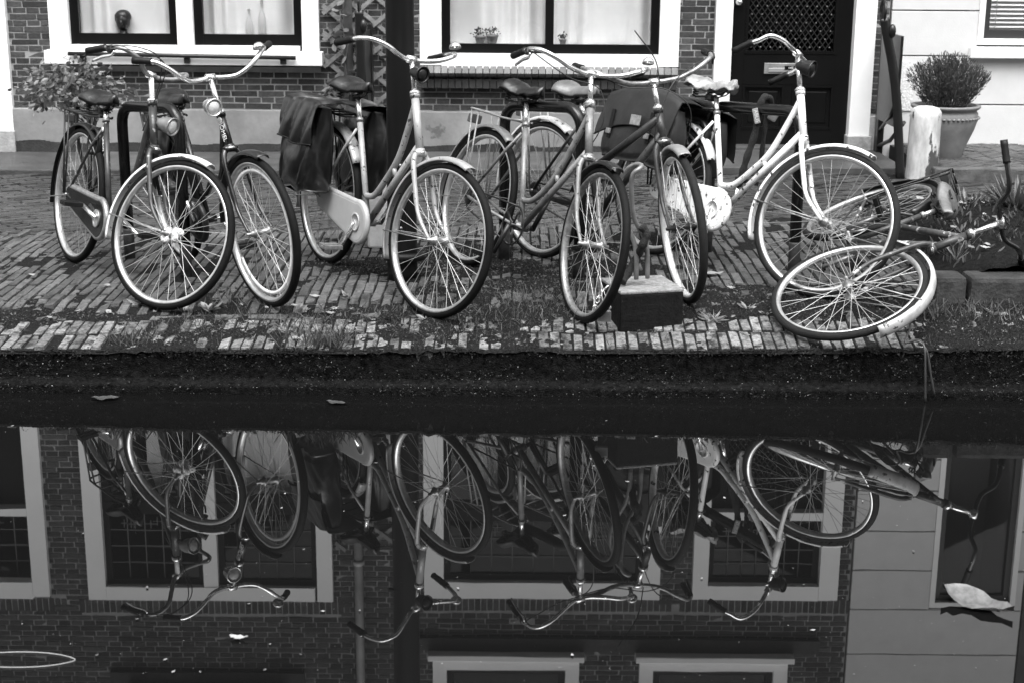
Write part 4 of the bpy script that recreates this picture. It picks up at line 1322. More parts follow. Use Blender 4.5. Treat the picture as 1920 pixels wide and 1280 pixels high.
silver_bike, _, _ = bicycle('dull silver bicycle with dark curved bars, trailing cables and a flaking front rim', (.768, .50), 54, 5, -28,
    dict(wb=1.10, hs=.285, frame=M_FR_F, kind='straight', tube=.018, seat=.884, head=.15, saddle=M_GREYSAD, saddle_size=(.27, .19), mg_f=(72, 130, M_GREYMG, 120), mg_r=(60, 190, M_WHITEMG), rim_f=M_RIMR, tyre=M_TYREG, bar_m=M_STEEL,
         levers=(-1, 1), lever_m=M_DARKMET, carrier=M_STEEL, crank=300, crank_m=M_DARKMET, seed=5, hub_f=M_DARKMET, strap=False, bars=[(0, 0, 0), (.0, .06, .0), (.01, .13, .01), (.02, .2, .04), (-.01, .27, .075), (-.07, .30, .085), (-.13, .31, .085), (-.22, .315, .085)],
         cables=([(-.04, .28, .08), (.04, .16, .05), (.10, .05, -.02), (.13, -.04, -.2), (.08, -.02, -.36), (.05, 0, -.45)],
                 [(-.04, -.28, .08), (.05, -.15, .0), (.12, .02, -.02), (.16, .12, -.12), (.10, .10, -.3), (.03, .03, -.42)],
                 [(.03, .02, 0), (.12, -.02, .12), (.18, -.12, .26)])))
white_bike, _, _ = bicycle('chipped white step-through bicycle with plastic-wrapped saddle, rightmost standing one', (1.340, .545), 54, 14.7, 21.5,
    dict(wb=1.103, hs=.425, frame=M_FR_G, kind='swan', seat=.906, head=.235, saddle=M_PLASTIC, wrinkle=.013, saddle_size=(.285, .235), mg_f=(70, 205, M_FR_G, 176), mg_r=(30, 200, M_FR_G), lamp=('bar', M_DARKMET, 1.0), lens_m=M_DARKMET, case=(M_FR_G, M_FR_G), crank=275,
         bell=1, carrier=True, seed=6, tube=.0165, tyre=M_TYREG, spoke_f=M_SPOKED, ring_lock=True, strap=False, bars=[(0, 0, 0), (.0, .05, 0), (.0, .11, .0), (-.02, .17, .01), (-.06, .22, .005), (-.10, .235, -.03), (-.14, .24, -.055), (-.20, .24, -.10)]))
for sd_ in (-1, 1):
    pb_ = pannier(white_bike, sd_, M_CANVAS, -.32, .20, .80, .44, .16, seed=7+sd_, crease=.35, slump=.07)
    MB().box((-.02, sd_*.263, .645), (.075, .003, .05)).build('label_patch', mat('grey_patch', .22, .6, var=.4, scale=60), pb_)

# the fallen bicycle: forward points at the viewer, its right side up
def basis(fwd, up):
    fwd = Vector(fwd).normalized(); up = Vector(up); up = (up-fwd*up.dot(fwd)).normalized(); left = up.cross(fwd)
    return Matrix(((fwd.x, left.x, up.x, 0), (fwd.y, left.y, up.y, 0), (fwd.z, left.z, up.z, 0), (0, 0, 0, 1)))
HB = basis((-.306, -1, -.132), (1, -.345, .367))
hub_w = Vector((1.469, .253, .426))
Mh = Matrix.Translation(hub_w) @ HB @ Matrix.Translation((-1.12, 0, -WR_))
fallen_bike, _, _ = bicycle('bicycle fallen on its side by the quay edge, bars resting on the soil bed', None, 0, 0, 17.9,
    dict(wb=1.12, seat_tube=.36, frame=M_FR_H, kind='straight', seat=.76, head=.18, hs=.330, saddle=M_GREYSAD, mg_f=(22, 152, mat('dirty_white_mudguard', .40, .45, var=.35, scale=12, spots=(.05, 26, .60)), 60), mg_r=(40, 190, M_DARKMG), rim_r=M_STEEL, bar_m=M_FR_AB, carrier=M_DARKMET, crank=90, tyre=M_TYREG, crank_m=M_STEEL,
         seed=8, strap=False, bars=[(0, 0, 0), (0, .05, 0), (.0, .10, .01), (-.01, .15, .05), (-.03, .19, .06), (-.06, .23, .06), (-.09, .27, .06), (-.13, .33, .06)]), root_m=Mh)

MB().arc([(.272, -.004), (.288, -.006), (.288, .006), (.272, .004)], 215, 548, 48).build('reflector_ring', mat('pale_plastic', .75, .4), badge_bike, TFC)

# ================================================================== STREET FURNITURE
def water(px, py):
    d = ray(px, py)
    return CAM_P+d*(-CAM_P.z/d.z)
# --- lamp post between the bicycles
g0 = gnd(755, 522)
post = empty('lamp_post', (g0.x, g0.y, gz(g0.x, g0.y)-.01))
tag(post, 'tall dark painted post standing between the bicycles before the middle window', 'post')
MB().lathe([(.072, 0), (.073, .05), (.070, .42), (.0675, .9), (.066, 3.0), (.06, 6.2), (.058, 6.3)], 24).build('shaft', M_POLE, post)
MB().box((.0, -.066, .42), (.055, .012, .34), bev=.006).build('hatch', M_POLE, post)
MB().box((.085, -.02, 1.07), (.05, .03, .012), Matrix.Rotation(R_(-8), 4, 'Y')).build('bracket', M_DARKMET, post)
for z in (.27, .57):
    MB().lathe([(.0001, .003), (.007, .002), (.008, 0)], 8, Matrix.Translation((0, -.0735, z)) @ Matrix.Rotation(R_(90), 4, 'X'), cap=False).build('bolt', M_STEEL, post)
lk = gnd(770, 500)
rl = MB().torus(.088, .02, 24, 8, Matrix.Translation((g0.x+.01, g0.y-.005, gz(g0.x, g0.y)+.11)) @ Matrix.Rotation(R_(84), 4, 'X')).build('cable_lock', M_RUBBER)
tag(rl, 'black cable lock looped round the foot of the dark post', 'lock')

# --- tubular bicycle racks
def rack(label, far, near, top):
    a = Vector((far[0], far[1], gz(*far)-.05)); b_ = Vector((near[0], near[1], gz(*near)-.05))
    d = (b_-a); d.z = 0; d.normalize()
    e = empty('bike_rack', (a.x, a.y, gz(a.x, a.y)))
    tag(e, label, 'bike rack', 'tubular bike racks')
    za, zb = top
    pts = [a, Vector((a.x, a.y, za-.16)), Vector((a.x, a.y, za-.10))]
    for k in range(1, 6):
        t = k/6*math.pi/2
        pts.append(Vector((a.x, a.y, za-.10))+d*.10*(1-math.cos(t))+Vector((0, 0, .10*math.sin(t))))
    pts.append(Vector((a.x, a.y, za))+d*.10)
    pts.append(Vector((b_.x, b_.y, zb))-d*.10)
    for k in range(1, 6):
        t = k/6*math.pi/2
        pts.append(Vector((b_.x, b_.y, zb-.10))-d*.10*(1-math.sin(t))+Vector((0, 0, .10*math.cos(t))))
    pts += [Vector((b_.x, b_.y, zb-.10)), Vector((b_.x, b_.y, zb-.16)), b_]
    M0 = Matrix.Translation((-a.x, -a.y, -gz(a.x, a.y)))
    MB().tube(pts, .0275, 14).build('hoop', M_RACK, e, M0)
    for q in (a, b_):
        MB().lathe([(.0285, 0), (.0285, .16), (.0283, .17)], 14, Matrix.Translation((q.x, q.y, q.z+.04))).build('foot_sleeve', mat('rack_foot', .05, .6, var=.5, scale=30), e, M0)
    return e
zt = lambda px, py, Y: at(px, py, Y).z
def rack_px(label, fpx, npx, tf, tn):
    a, b_ = gnd(*fpx), gnd(*npx)
    rack(label, (a.x, a.y), (b_.x, b_.y), (zt(*tf, a.y), zt(*tn, b_.y)))
rack_px('dark tubular hoop rack behind the two leftmost bicycles', (244, 485), (350, 518), (240, 197), (325, 205))
rack_px('dark tubular hoop rack behind the torn black saddle', (945, 487), (1085, 520), (950, 195), (1070, 205))
rack_px('dark tubular hoop rack under the white bicycle with a sleeved lock hanging on it', (1325, 470), (1487, 515), (1350, 197), (1485, 212))

# --- white painted post behind the lamp post
wpx = gnd(722, 460)
wp_ = MB().box((0, 0, .36), (.17, .17, .72), bev=.012).build('white_post', mat('white_post_paint', .72, .6, var=.15, scale=20, spots=(.1, 30, .7)))
wp_.location = (wpx.x, wpx.y, gz(wpx.x, wpx.y))
tag(wp_, 'short white painted post half hidden behind the dark lamp post', 'post')
MB().box((-.05, -.0865, .62), (.05, .002, .012)).build('black_marking', M_BLACKP, wp_)

# --- concrete block with bent tube
bl, br = gnd(1163, 622), gnd(1280, 608)
ang = math.atan2(br.y-bl.y, br.x-bl.x)
bw_ = (br-bl).length; bdp = .29
bxm = Matrix.Translation((bl.x, bl.y, gz(bl.x, bl.y)-.01)) @ Matrix.Rotation(ang, 4, 'Z')
blk = empty('concrete_block', mtx=bxm)
tag(blk, 'dark-sided concrete block with pale top and two bent tubes, at the quay edge', 'block')
MB().box((bw_/2, bdp/2, .088), (bw_, bdp, .176), bev=.010).build('body', M_CONCD, blk)
MB().box((bw_/2, bdp/2, .180), (bw_+.002, bdp+.002, .014), bev=.006).build('top', M_CONC, blk)
def onp(px, py, Y): return at(px, py, Y)
yb = bl.y+.12
hoop = [onp(1193, 524, yb), onp(1193, 480, yb), onp(1188, 452, yb+.01), onp(1177, 427, yb+.02), onp(1166, 405, yb+.03), onp(1160, 370, yb+.04), onp(1164, 336, yb+.05), onp(1177, 317, yb+.03), onp(1193, 309, yb), onp(1203, 311, yb-.04), onp(1199, 317, yb-.07), onp(1188, 326, yb-.07), onp(1184, 345, yb-.06), onp(1185, 380, yb-.04), onp(1190, 412, yb-.02), onp(1203, 436, yb), onp(1211, 455, yb), onp(1214, 480, yb), onp(1214, 522, yb)]
inv = bxm.inverted()
MB().tube([inv @ q for q in sm(hoop, 4)], .0105, 10).build('bent_tube', M_GALV, blk)
def sleeve(name, label, pts, r, m=M_RUBBER, cat='lock'):
    p = sm(pts, 6)
    o = MB().tube(p, [r*(1+.12*math.sin(i*1.3)) for i in range(len(p))], 9).build(name, m)
    return tag(o, label, cat)
M_FAB = mat('lock_fabric', .012, .9, var=.5, scale=60, bump=.8, bscale=150)
sleeve('chain_lock', 'black fabric-sleeved chain lock wrapped round the tubes of the concrete block', [onp(1203, 424, yb-.05), onp(1212, 440, yb-.05), onp(1204, 462, yb-.045), onp(1194, 482, yb+.04), onp(1180, 508, yb+.02), onp(1166, 530, yb-.02)], .018, M_FAB)
ky = 1.22
sleeve('folding_lock', 'black sleeved lock hanging over the rack under the white bicycle', [onp(1447, 205, ky+.04), onp(1443, 186, ky), onp(1432, 184, ky-.05), onp(1424, 205, ky-.06), onp(1416, 250, ky-.06), onp(1402, 292, ky-.06), onp(1392, 325, ky-.05), onp(1385, 350, ky-.04)], .017, M_FAB)
sleeve('folding_lock', 'straight black lock strap hanging behind the white bicycle frame, with a silver tag', [onp(1440, 200, ky+.05), onp(1434, 240, ky+.05), onp(1428, 290, ky+.05), onp(1423, 325, ky+.05)], .012, M_FAB)
q0 = onp(1418, 218, ky-.085)
lt = MB().box((0, 0, 0), (.028, .006, .075), bev=.003).build('lock_tag', mat('tag_grey', .3, .5)); lt.matrix_world = Matrix.Translation(q0) @ Matrix.Rotation(R_(-14), 4, 'Y')
lt.name = 'lock_tag'; tag(lt, 'small oval tag on the black lock hung from the rack', 'tag')
text_part('lettering', 'ABUS', .026, M_STRIPE, lt, Matrix.Translation((0, -.0042, 0)) @ Matrix.Rotation(R_(90), 4, 'X') @ Matrix.Rotation(R_(-90), 4, 'Z'))
pt_ = MB().box((0, 0, 0), (.045, .012, .05), bev=.006).build('padlock', M_GALV); pt_.matrix_world = Matrix.Translation(onp(1450, 218, ky+.03)) @ Matrix.Rotation(R_(30), 4, 'Y')
tag(pt_, 'silver padlock hanging on the rack beside the white bicycle head tube', 'padlock')

# --- chain and padlock on the grey bicycle's front wheel
yc = .20
pl_o = empty('padlock', onp(1133, 604, yc-.06)+Vector((0, 0, .004))); tag(pl_o, 'dull padlock hanging from the front wheel beside the concrete block', 'padlock')
MB().box((0, 0, .022), (.058, .022, .048), bev=.005).build('body', mat('padlock_body', .20, .4, .5, var=.3, scale=30), pl_o)
MB().tube(sm([(-.018, 0, .044), (-.018, 0, .065), (-.008, 0, .08), (.008, 0, .08), (.018, 0, .065), (.018, 0, .044)], 4), .005, 7).build('shackle', M_CHROME, pl_o)
ch = empty('steel_chain', onp(1125, 570, yc)); tag(ch, 'short bright steel chain through the spokes above the padlock', 'chain')
c0 = onp(1125, 570, yc)
lpx = [(1136, 541), (1126, 551), (1120, 563), (1117, 577), (1127, 583), (1138, 577)]
for i, (a, b_) in enumerate(lpx):
    p = onp(a, b_, yc-.01*i)-c0
    n_ = onp(*lpx[(i+1) % 6], yc)-c0 if i < 5 else p+Vector((.02, 0, 0))
    ln = [(.017*math.cos(t)*1.0, 0.0095*math.sin(t), 0) for t in [2*math.pi*k/14 for k in range(14)]]
    Mx = Matrix.Translation(p) @ (n_-p).to_track_quat('X', 'Z').to_matrix().to_4x4() @ Matrix.Rotation(R_(90*(i % 2)+20), 4, 'X')
    MB().tube(ln, .0042, 6, closed=True).build('link', M_CHROME, ch, Mx)

# --- cable running from the fallen wheel into the water
cb = sleeve('steel_cable', 'thin dark cable looped on the fallen wheel and hanging into the canal', [onp(1640, 610, .22), onp(1666, 589, .16), onp(1688, 586, .10), onp(1704, 598, .06), onp(1706, 616, .03), onp(1697, 642, -.01), onp(1713, 637, .0), onp(1727, 640, -.02), onp(1734, 656, -.05), onp(1735, 700, -.07), onp(1735, 752, -.075)], .0045, mat('cable_plastic', .035, .4), 'cable')
sleeve('steel_cable', 'second strand of dark cable slanting down the quay wall', [onp(1700, 642, .0), onp(1722, 640, -.02), onp(1738, 659, -.05), onp(1745, 700, -.065), onp(1752, 738, -.07)], .0045, MATS['cable_plastic'], 'cable')

# --- soil bed with kerb stones at the right
bed_l = gnd(1745, 574)
kx = bed_l.x
ky_ = bed_l.y
for i, (a, b_) in enumerate(((kx+.02, kx+.16), (kx+.175, kx+.86), (kx+.875, kx+1.75), (kx+1.765, kx+2.6))):
    k_ = MB().box(((a+b_)/2, ky_+.09, .03), (b_-a, .17, .20), bev=.022).build('kerb_stone', mat('kerb_concrete', .032, .85, var=.6, scale=14, bump=.6, bscale=60, rand=.2))
    k_.location = (0, 0, gz(kx, ky_)); k_.rotation_euler = (0, 0, 0)
    tag(k_, ['short dark kerb stone at the corner of the soil bed', 'long dark kerb stone before the soil bed, next to the short corner stone', 'long dark kerb stone of the soil bed at the picture edge', 'dark kerb stone of the soil bed beyond the picture edge'][i], 'kerb stone', 'kerb stones of the soil bed')
gx = np.linspace(kx-.02, kx+2.6, 150); gy = np.linspace(ky_+.12, 2.75, 120)
X, Y = np.meshgrid(gx, gy, indexing='ij')
ed = np.clip((X-kx+.04)/.35, 0, 1)*np.clip((2.75-Y)/.5, 0, 1)
Z = gz(kx, ky_)-.02+ed*(.10+.12*fbm(X*2.2, Y*2.2, 4, 2)+.03*fbm(X*16, Y*16, 3, 1))
nX, nY = X.shape; idx = np.arange(nX*nY).reshape(nX, nY)
F = np.stack([idx[:-1, :-1], idx[1:, :-1], idx[1:, 1:], idx[:-1, 1:]], -1).reshape(-1, 4)
bed = np_mesh('soil_bed', np.stack([X, Y, Z], -1).reshape(-1, 3), F, mat('bed_soil', .008, .95, spec=.1, var=.7, scale=40, bump=1.0, bscale=120), smooth=True)
tag(bed, 'mound of dark soil behind the kerb stones at the right', 'soil', kind='stuff')
def bedz(x, y):
    e = max(0, min(1, (x-kx+.04)/.35))*max(0, min(1, (2.75-y)/.5))
    return gz(kx, ky_)-.02+e*(.10+.12*float(fbm(x*2.2, y*2.2, 4, 2))+.03*float(fbm(x*16, y*16, 3, 1)))

# --- bollard
b0 = gnd(1727, 334)
bo = MB().lathe([(.119, 0), (.116, .02), (.112, .10), (.111, .44), (.108, .475), (.09, .502), (.05, .515), (.0001, .52)], 28, cap=False).build('bollard', M_BOLL)
bo.location = (b0.x, b0.y, gz(b0.x, b0.y)); tag(bo, 'round whitewashed stone bollard with dark stains in front of the terracotta pot', 'bollard')

# --- iron stoop railings, seen almost edge-on
def railing(label, X0, px_front, Yf, Yb):
    f = [at(a, b_, Yf) for a, b_ in px_front]
    base = Vector((f[-1].x, f[-1].y, gz(f[-1].x, f[-1].y)))
    e = empty('iron_railing', base); tag(e, label, 'railing')
    M0 = Matrix.Translation(-base)
    MB().tube(sm(f, 5), .022, 8, flat=(.6, 1.5)).build('front_bar', M_IRON, e, M0)
    xb = X0; zt_ = f[1].z
    MB().box((xb, Yb, (zt_+.2)/2+.02), (.05, .10, zt_-.2), bev=.006).build('back_post', M_IRON, e, M0)
    m_ = lambda t, z: Vector((xb+(f[-1].x-xb)*t, Yb+(Yf-Yb)*t, z))
    MB().tube([m_(0, .42), m_(.45, .60), m_(.75, .80)], .016, 6).build('brace', M_IRON, e, M0)
    MB().tube([m_(0, .30), m_(.5, .42), m_(.98, .62)], .016, 6).build('brace', M_IRON, e, M0)
    MB().box(m_(.30, zt_*.5+.25), (.02, .60, zt_-.55)).build('plate', M_IRON, e, M0)
    c = f[0]+Vector((0, .04, .0))
    sp = [c+Vector((0, .075*(1-k/30)*math.cos(k*.42), .075*(1-k/30)*math.sin(k*.42)+.04)) for k in range(26)]
    MB().tube(sp, .016, 7, flat=(1.7, .7)).build('scroll', M_IRON, e, M0)
    MB().ball(f[1]+Vector((.03, 0, .04)), (.028, .03, .05)).build('knob', M_IRON, e, M0)
    return e
railing('black wrought-iron stoop railing between the door and the white bollard', 2.885, [(1658, 35), (1664, 70), (1673, 120), (1681, 185), (1685, 260), (1688, 336)], 4.63, 5.78)
railing('black wrought-iron stoop railing by the trellis and drainpipe', -1.13, [(673, 20), (674, 60), (676, 110), (679, 180), (681, 250), (682, 300)], 5.05, 5.80)

# --- drainpipe, trellis with vine
dp = MB().tube([(-1.30, 5.84, .2), (-1.30, 5.84, 7.4)], .038, 14).build('drainpipe', M_PIPE)
tag(dp, 'grey drainpipe running up the brick wall between the windows', 'drainpipe')
for z in (1.6, 3.3, 5.2): MB().lathe([(.046, -.02), (.046, .02)], 14, Matrix.Translation((-1.30, 5.84, z))).build('clamp', M_PIPE, dp)
tre = empty('trellis', (-1.2, 5.86, .45)); tag(tre, 'weathered wooden diamond trellis on the wall between the windows', 'trellis')
M0 = Matrix.Translation((1.2, -5.86, -.45))
tx0, tx1, tz0, tz1 = -1.49, -.93, .50, 3.2
sl = .82; pitch = .205
for sg in (1, -1):
    k = -30
    while k < 30:
        c_ = tz0+k*pitch
        # z = c + sg*(x-xm)*sl
        xm = (tx0+tx1)/2; pts = []
        for x in (tx0, tx1): pts.append((x, c_+sg*(x-xm)*sl))
        (xa, za), (xb, zb) = pts
        def clip(x, z, x2, z2):
            if z < tz0: t = (tz0-z)/(z2-z) if z2 != z else 0; return x+(x2-x)*t, tz0
            if z > tz1: t = (tz1-z)/(z2-z); return x+(x2-x)*t, tz1
            return x, z
        if max(za, zb) > tz0+.05 and min(za, zb) < tz1-.05:
            A_ = clip(xa, za, xb, zb); B_ = clip(xb, zb, xa, za)
            y = 5.872-(.012 if sg > 0 else 0)
            L_ = math.hypot(B_[0]-A_[0], B_[1]-A_[1])
            Mx = Matrix.Translation(((A_[0]+B_[0])/2, y, (A_[1]+B_[1])/2)) @ Matrix.Rotation(-math.atan2(B_[1]-A_[1], B_[0]-A_[0]), 4, 'Y')
            MB().box((0, 0, 0), (L_+.02, .009, .032)).build('slat', M_WOOD, tre, M0 @ Mx)
        k += 1

# ================================================================== PLANTS
def leaf_cloud(P, D, size, aspect=.5, curl=.25):
    """leaves: quads folded along the middle, at points P pointing along D"""
    n = len(P)
    D = D/np.linalg.norm(D, axis=1)[:, None]
    r = RNG.normal(size=(n, 3)); S_ = np.cross(D, r); S_ /= np.linalg.norm(S_, axis=1)[:, None]
    Nn = np.cross(S_, D)
    s = np.asarray(size).reshape(-1, 1)
    a = aspect; curl = curl*min(1.0, a*2.2)
    v0 = P; v1 = P+D*s*.35+S_*s*a*.45+Nn*s*curl*.3; v2 = P+D*s*.75+S_*s*a*.35+Nn*s*curl*.2; v3 = P+D*s; v4 = P+D*s*.75-S_*s*a*.35+Nn*s*curl*.2; v5 = P+D*s*.35-S_*s*a*.45+Nn*s*curl*.3
    V = np.stack([v0, v1, v2, v3, v4, v5], 1).reshape(-1, 3)
    o = np.arange(n)[:, None]*6
    F = np.concatenate([o+np.array([0, 1, 2, 3]), o+np.array([0, 3, 4, 5])], 1).reshape(-1, 4)
    return V, F
# shrub behind the leftmost bicycle
bc = at(140, 165, 4.2)
shrub = empty('shrub', (bc.x+.12, bc.y, gz(bc.x, bc.y))); tag(shrub, 'leafy shrub with broad leaves against the wall behind the leftmost bicycle', 'shrub')
n = 1150
u = RNG.normal(size=(n, 3)); u /= np.linalg.norm(u, axis=1)[:, None]
rad = RNG.random(n)**.45
C_ = np.array([bc.x, bc.y, bc.z])
P = C_+u*rad[:, None]*np.array([.37, .25, .20])*(.75+.5*RNG.random(n))[:, None]
P[:, 2] += -.05*np.abs(P[:, 0]-C_[0]); P[:, 0] += .0
P = P[(fbm(P[:, 0]*9, P[:, 2]*9, 3, 2) > .40)]
extra = np.array([[at(75, 215, 4.2).x, 4.2, at(75, 210, 4.2).z], [at(90, 228, 4.2).x, 4.15, at(90, 225, 4.2).z], [at(108, 205, 4.2).x, 4.1, at(108, 205, 4.2).z], [at(52, 195, 4.2).x, 4.2, at(52, 195, 4.2).z]])
P = np.concatenate([P, extra])
D = (P-C_)*np.array([1, 1, .5])+RNG.normal(size=P.shape)*.14+np.array([0, -.05, -.10])
V, F = leaf_cloud(P, D, RNG.uniform(.032, .062, len(P)), .62)
cr = np_mesh('crown', V, F, M_BUSH, shrub, smooth=False); cr.matrix_local = Matrix.Translation(-Vector((bc.x+.12, bc.y, gz(bc.x, bc.y)))); cr['kind'] = 'stuff'
stt = MB(); rr = random.Random(2)
for i in range(16):
    e = C_+np.array([rr.uniform(-.28, .28), rr.uniform(-.15, .15), rr.uniform(-.1, .14)])
    stt.tube(sm([(bc.x+.12+rr.uniform(-.03, .03), bc.y, gz(bc.x, bc.y)), (bc.x+.11, bc.y, bc.z-.32), ((C_[0]+e[0])/2+.04, e[1], C_[2]-.12), tuple(e)], 4), [.006-.0003*k for k in range(13)], 5)
stt.build('stems', M_STEM, shrub, Matrix.Translation(-Vector((bc.x+.12, bc.y, gz(bc.x, bc.y)))))
# vine on the trellis
vn = empty('climbing_vine', (-1.45, 5.84, .5)); tag(vn, 'sparse climbing vine with a few pale leaves on the trellis', 'vine')
M0v = Matrix.Translation((1.45, -5.84, -.5))
vm = MB()
vp = [at(668, 200, 5.80), at(655, 170, 5.80), at(648, 120, 5.80), at(652, 80, 5.80), at(640, 40, 5.80), at(650, -20, 5.8)]
vm.tube(sm(vp, 6), .006, 6)
vm.tube(sm([at(650, 110, 5.8), at(630, 90, 5.79), at(618, 75, 5.79)], 5), .004, 5)
vm.tube(sm([at(655, 170, 5.8), at(625, 165, 5.78), at(600, 185, 5.76), at(580, 195, 5.75)], 5), .004, 5)
vm.build('stem', M_STEM, vn, M0v)
vl = [(618, 70), (628, 66), (622, 78), (655, 58), (662, 55), (642, 122), (650, 130), (645, 80), (640, 168), (620, 172), (630, 178), (605, 180), (595, 188), (612, 190), (648, 185), (638, 190), (655, 192), (670, 140), (585, 192), (660, 30), (635, 20), (622, 160), (615, 168), (632, 160), (640, 176), (608, 172)]
P = np.array([list(at(a, b_, 5.76+.05*random.random())) for a, b_ in vl for _ in range(2)])+RNG.normal(size=(len(vl)*2, 3))*.02
D = RNG.normal(size=P.shape)*np.array([1, .4, 1])+np.array([0, -.4, -.3])
V, F = leaf_cloud(P, D, RNG.uniform(.05, .085, len(P)), .75)
lv = np_mesh('leaves', V, F, M_BUSH, vn); lv.matrix_local = M0v; lv['kind'] = 'stuff'
# terracotta pot with bushy herb
py_ = 5.15
pb0 = at(1790, 287, py_); 
potr = 52/246
ptz = .312
pot = empty('terracotta_pot', (at(1773, 200, py_).x, py_, ptz)); pot.scale = (1.12, 1.12, 1.04); tag(pot, 'large terracotta pot with beaded band holding a bushy herb, behind the bollard', 'pot')
MB().lathe([(.125, 0), (.13, .01), (.150, .08), (.195, .20), (.217, .28), (.213, .315), (.20, .335), (.215, .345), (.228, .36), (.225, .372), (.20, .372), (.19, .34)], 32, cap=False).build('body', M_TERRA, pot)
bd_ = MB()
for k in range(44):
    a = 2*math.pi*k/44; bd_.ball((.217*math.cos(a), .217*math.sin(a), .285), (.013, .013, .009), 6, 4)
bd_.build('beaded_band', M_TERRA, pot)
MB().lathe([(.0001, .345), (.2, .345)], 24, cap=False).build('soil', M_SOIL, pot)
hx = pot.location
herb = empty('herb_bush', (hx.x, hx.y, hx.z+.345)); tag(herb, 'bushy round herb with fine upright sprigs in the terracotta pot', 'bush')
n = 420
a = RNG.uniform(0, 6.283, n); t = RNG.random(n)**.6
tips = np.stack([np.cos(a)*t*.31, np.sin(a)*t*.26, .16+.25*np.sqrt(np.clip(1-(t*.93)**2, 0, 1))*RNG.uniform(.75, 1.05, n)], 1)
base = np.stack([np.cos(a)*t*.13, np.sin(a)*t*.12, np.full(n, 0.0)], 1)
Pl = []; Dl = []
for k in range(26):
    s = .18+.82*RNG.random(n)
    p = base+(tips-base)*s[:, None]+RNG.normal(size=(n, 3))*.006
    d = (tips-base)*1.6+RNG.normal(size=(n, 3))*.16
    Pl.append(p); Dl.append(d)
V, F = leaf_cloud(np.concatenate(Pl), np.concatenate(Dl), RNG.uniform(.02, .036, n*26), .22)
c_ = np_mesh('crown', V, F, M_BUSHD, herb); c_['kind'] = 'stuff'
hs = MB()
for i in range(0, n, 6): hs.tube([tuple(base[i]), tuple((base[i]+tips[i])/2+np.array([0, 0, .03])), tuple(tips[i])], .0022, 4, cap=False)
hs.build('stems', M_STEM, herb)

# --- things on the window sills
for i, (a, s, lab) in enumerate(((900, 1.0, 'small potted seedling, left of a pair behind the middle window'), (923, 1.15, 'small potted seedling, right of a pair behind the middle window'), (1055, .7, 'little potted plant behind the right pane of the middle window'))):
    q = at(a, 82, WY+.14)
    e = empty('flower_pot', (q.x, WY+.14, 1.046)); tag(e, lab, 'potted plant', 'potted plants behind the middle window')
    MB().lathe([(.026*s, 0), (.040*s, .055*s), (.044*s, .057*s), (.044*s, .07*s), (.036*s, .07*s)], 16, cap=True).build('pot', M_TERRA, e)
    n = 60
    P = RNG.normal(size=(n, 3))*np.array([.022, .02, .014])*s+np.array([0, 0, .095*s])
    V, F = leaf_cloud(P, RNG.normal(size=(n, 3))+np.array([0, 0, .6]), RNG.uniform(.014, .026, n), .6)
    np_mesh('leaves', V, F, M_BUSHD, e)['kind'] = 'stuff'
q = at(232, 62, WY+.12)
stx = empty('carved_head', (q.x, WY+.12, 1.09)); tag(stx, 'small dark carved head standing behind the left window pane', 'figurine')
MB().lathe([(.055, 0), (.055, .012), (.03, .03), (.028, .06)], 18).build('base', M_LEATHER, stx)
hd = MB().ball((0, 0, .12), (.055, .06, .075), 18, 12); hd.ball((0, -.06, .11), (.012, .016, .022), 8, 6); hd.ball((0, .01, .155), (.066, .062, .055), 14, 8); hd.tube([(-.05, .0, .17), (-.068, .01, .1), (-.06, .02, .03)], .016, 8); hd.ball((0, -.05, .08), (.02, .014, .008), 8, 5)
hd.build('head', M_LEATHER, stx)
for a, h_, lab in ((468, .24, 'shorter pale glass bottle behind the left window'), (492, .31, 'taller pale glass bottle behind the left window')):
    q = at(a, 60, WY+.13)
    o = MB().lathe([(.028, 0), (.031, .01), (.031, h_*.5), (.024, h_*.62), (.010, h_*.75), (.010, h_), (.013, h_)], 16).build('glass_bottle', mat('frosted_bottle', .75, .3, trans=.7))
    o.location = (q.x, WY+.13, 1.075); tag(o, lab, 'bottle')
MB().box((-2.58, WY+.13, 1.06), (1.90, .14, .03)).build('inner_sill', M_WHITE, win1)

# --- weeds on the quay
def weed(px, py, n_, size, asp, lab, up=.55, zoff=0.0):
    g = gnd(px, py); r = random.Random(int(px*7+py))
    a = np.array([r.uniform(0, 6.28) for _ in range(n_)])
    sc_ = .006 if n_ < 30 else .03
    P = np.stack([sc_*np.cos(a*3.1)*np.sin(a*7), sc_*np.sin(a*2.3), np.zeros(n_)], 1)
    D = np.stack([np.cos(a), np.sin(a), up*np.array([r.uniform(.3, 1.6) for _ in range(n_)])], 1)
    V, F = leaf_cloud(P, D, np.array([size*r.uniform(.35, 1.1) for _ in range(n_)]), asp, .3)
    o = np_mesh('weed', V, F, M_WEED); o.location = (g.x, g.y, gz(g.x, g.y)+zoff)
    return tag(o, lab, 'weed', 'weeds on the quay')
weed(1335, 603, 90, .075, .075, 'large spiky weed with narrow pale leaves right of the concrete block', .5)
weed(1402, 580, 18, .05, .26, 'broad-leaved weed near the front wheel of the fallen bicycle')
weed(1436, 590, 16, .05, .26, 'small leafy weed just left of the fallen wheel')
weed(262, 571, 11, .07, .34, 'small pale weed left of the crusted front wheel')
weed(345, 583, 10, .06, .36, 'small weed directly under the leftmost front wheel')
weed(392, 583, 14, .08, .40, 'broad-leaved weed between the two leftmost front wheels')
weed(555, 588, 14, .085, .40, 'broad-leaved weed below the second front wheel')
weed(608, 586, 10, .07, .36, 'pale weed right of the second front wheel')
weed(798, 599, 6, .06, .35, 'tiny weed touching the pale grey bicycle front tyre')
weed(1790, 520, 22, .20, .022, 'tall thin grass weed on the corner of the soil bed', 1.6, .08)
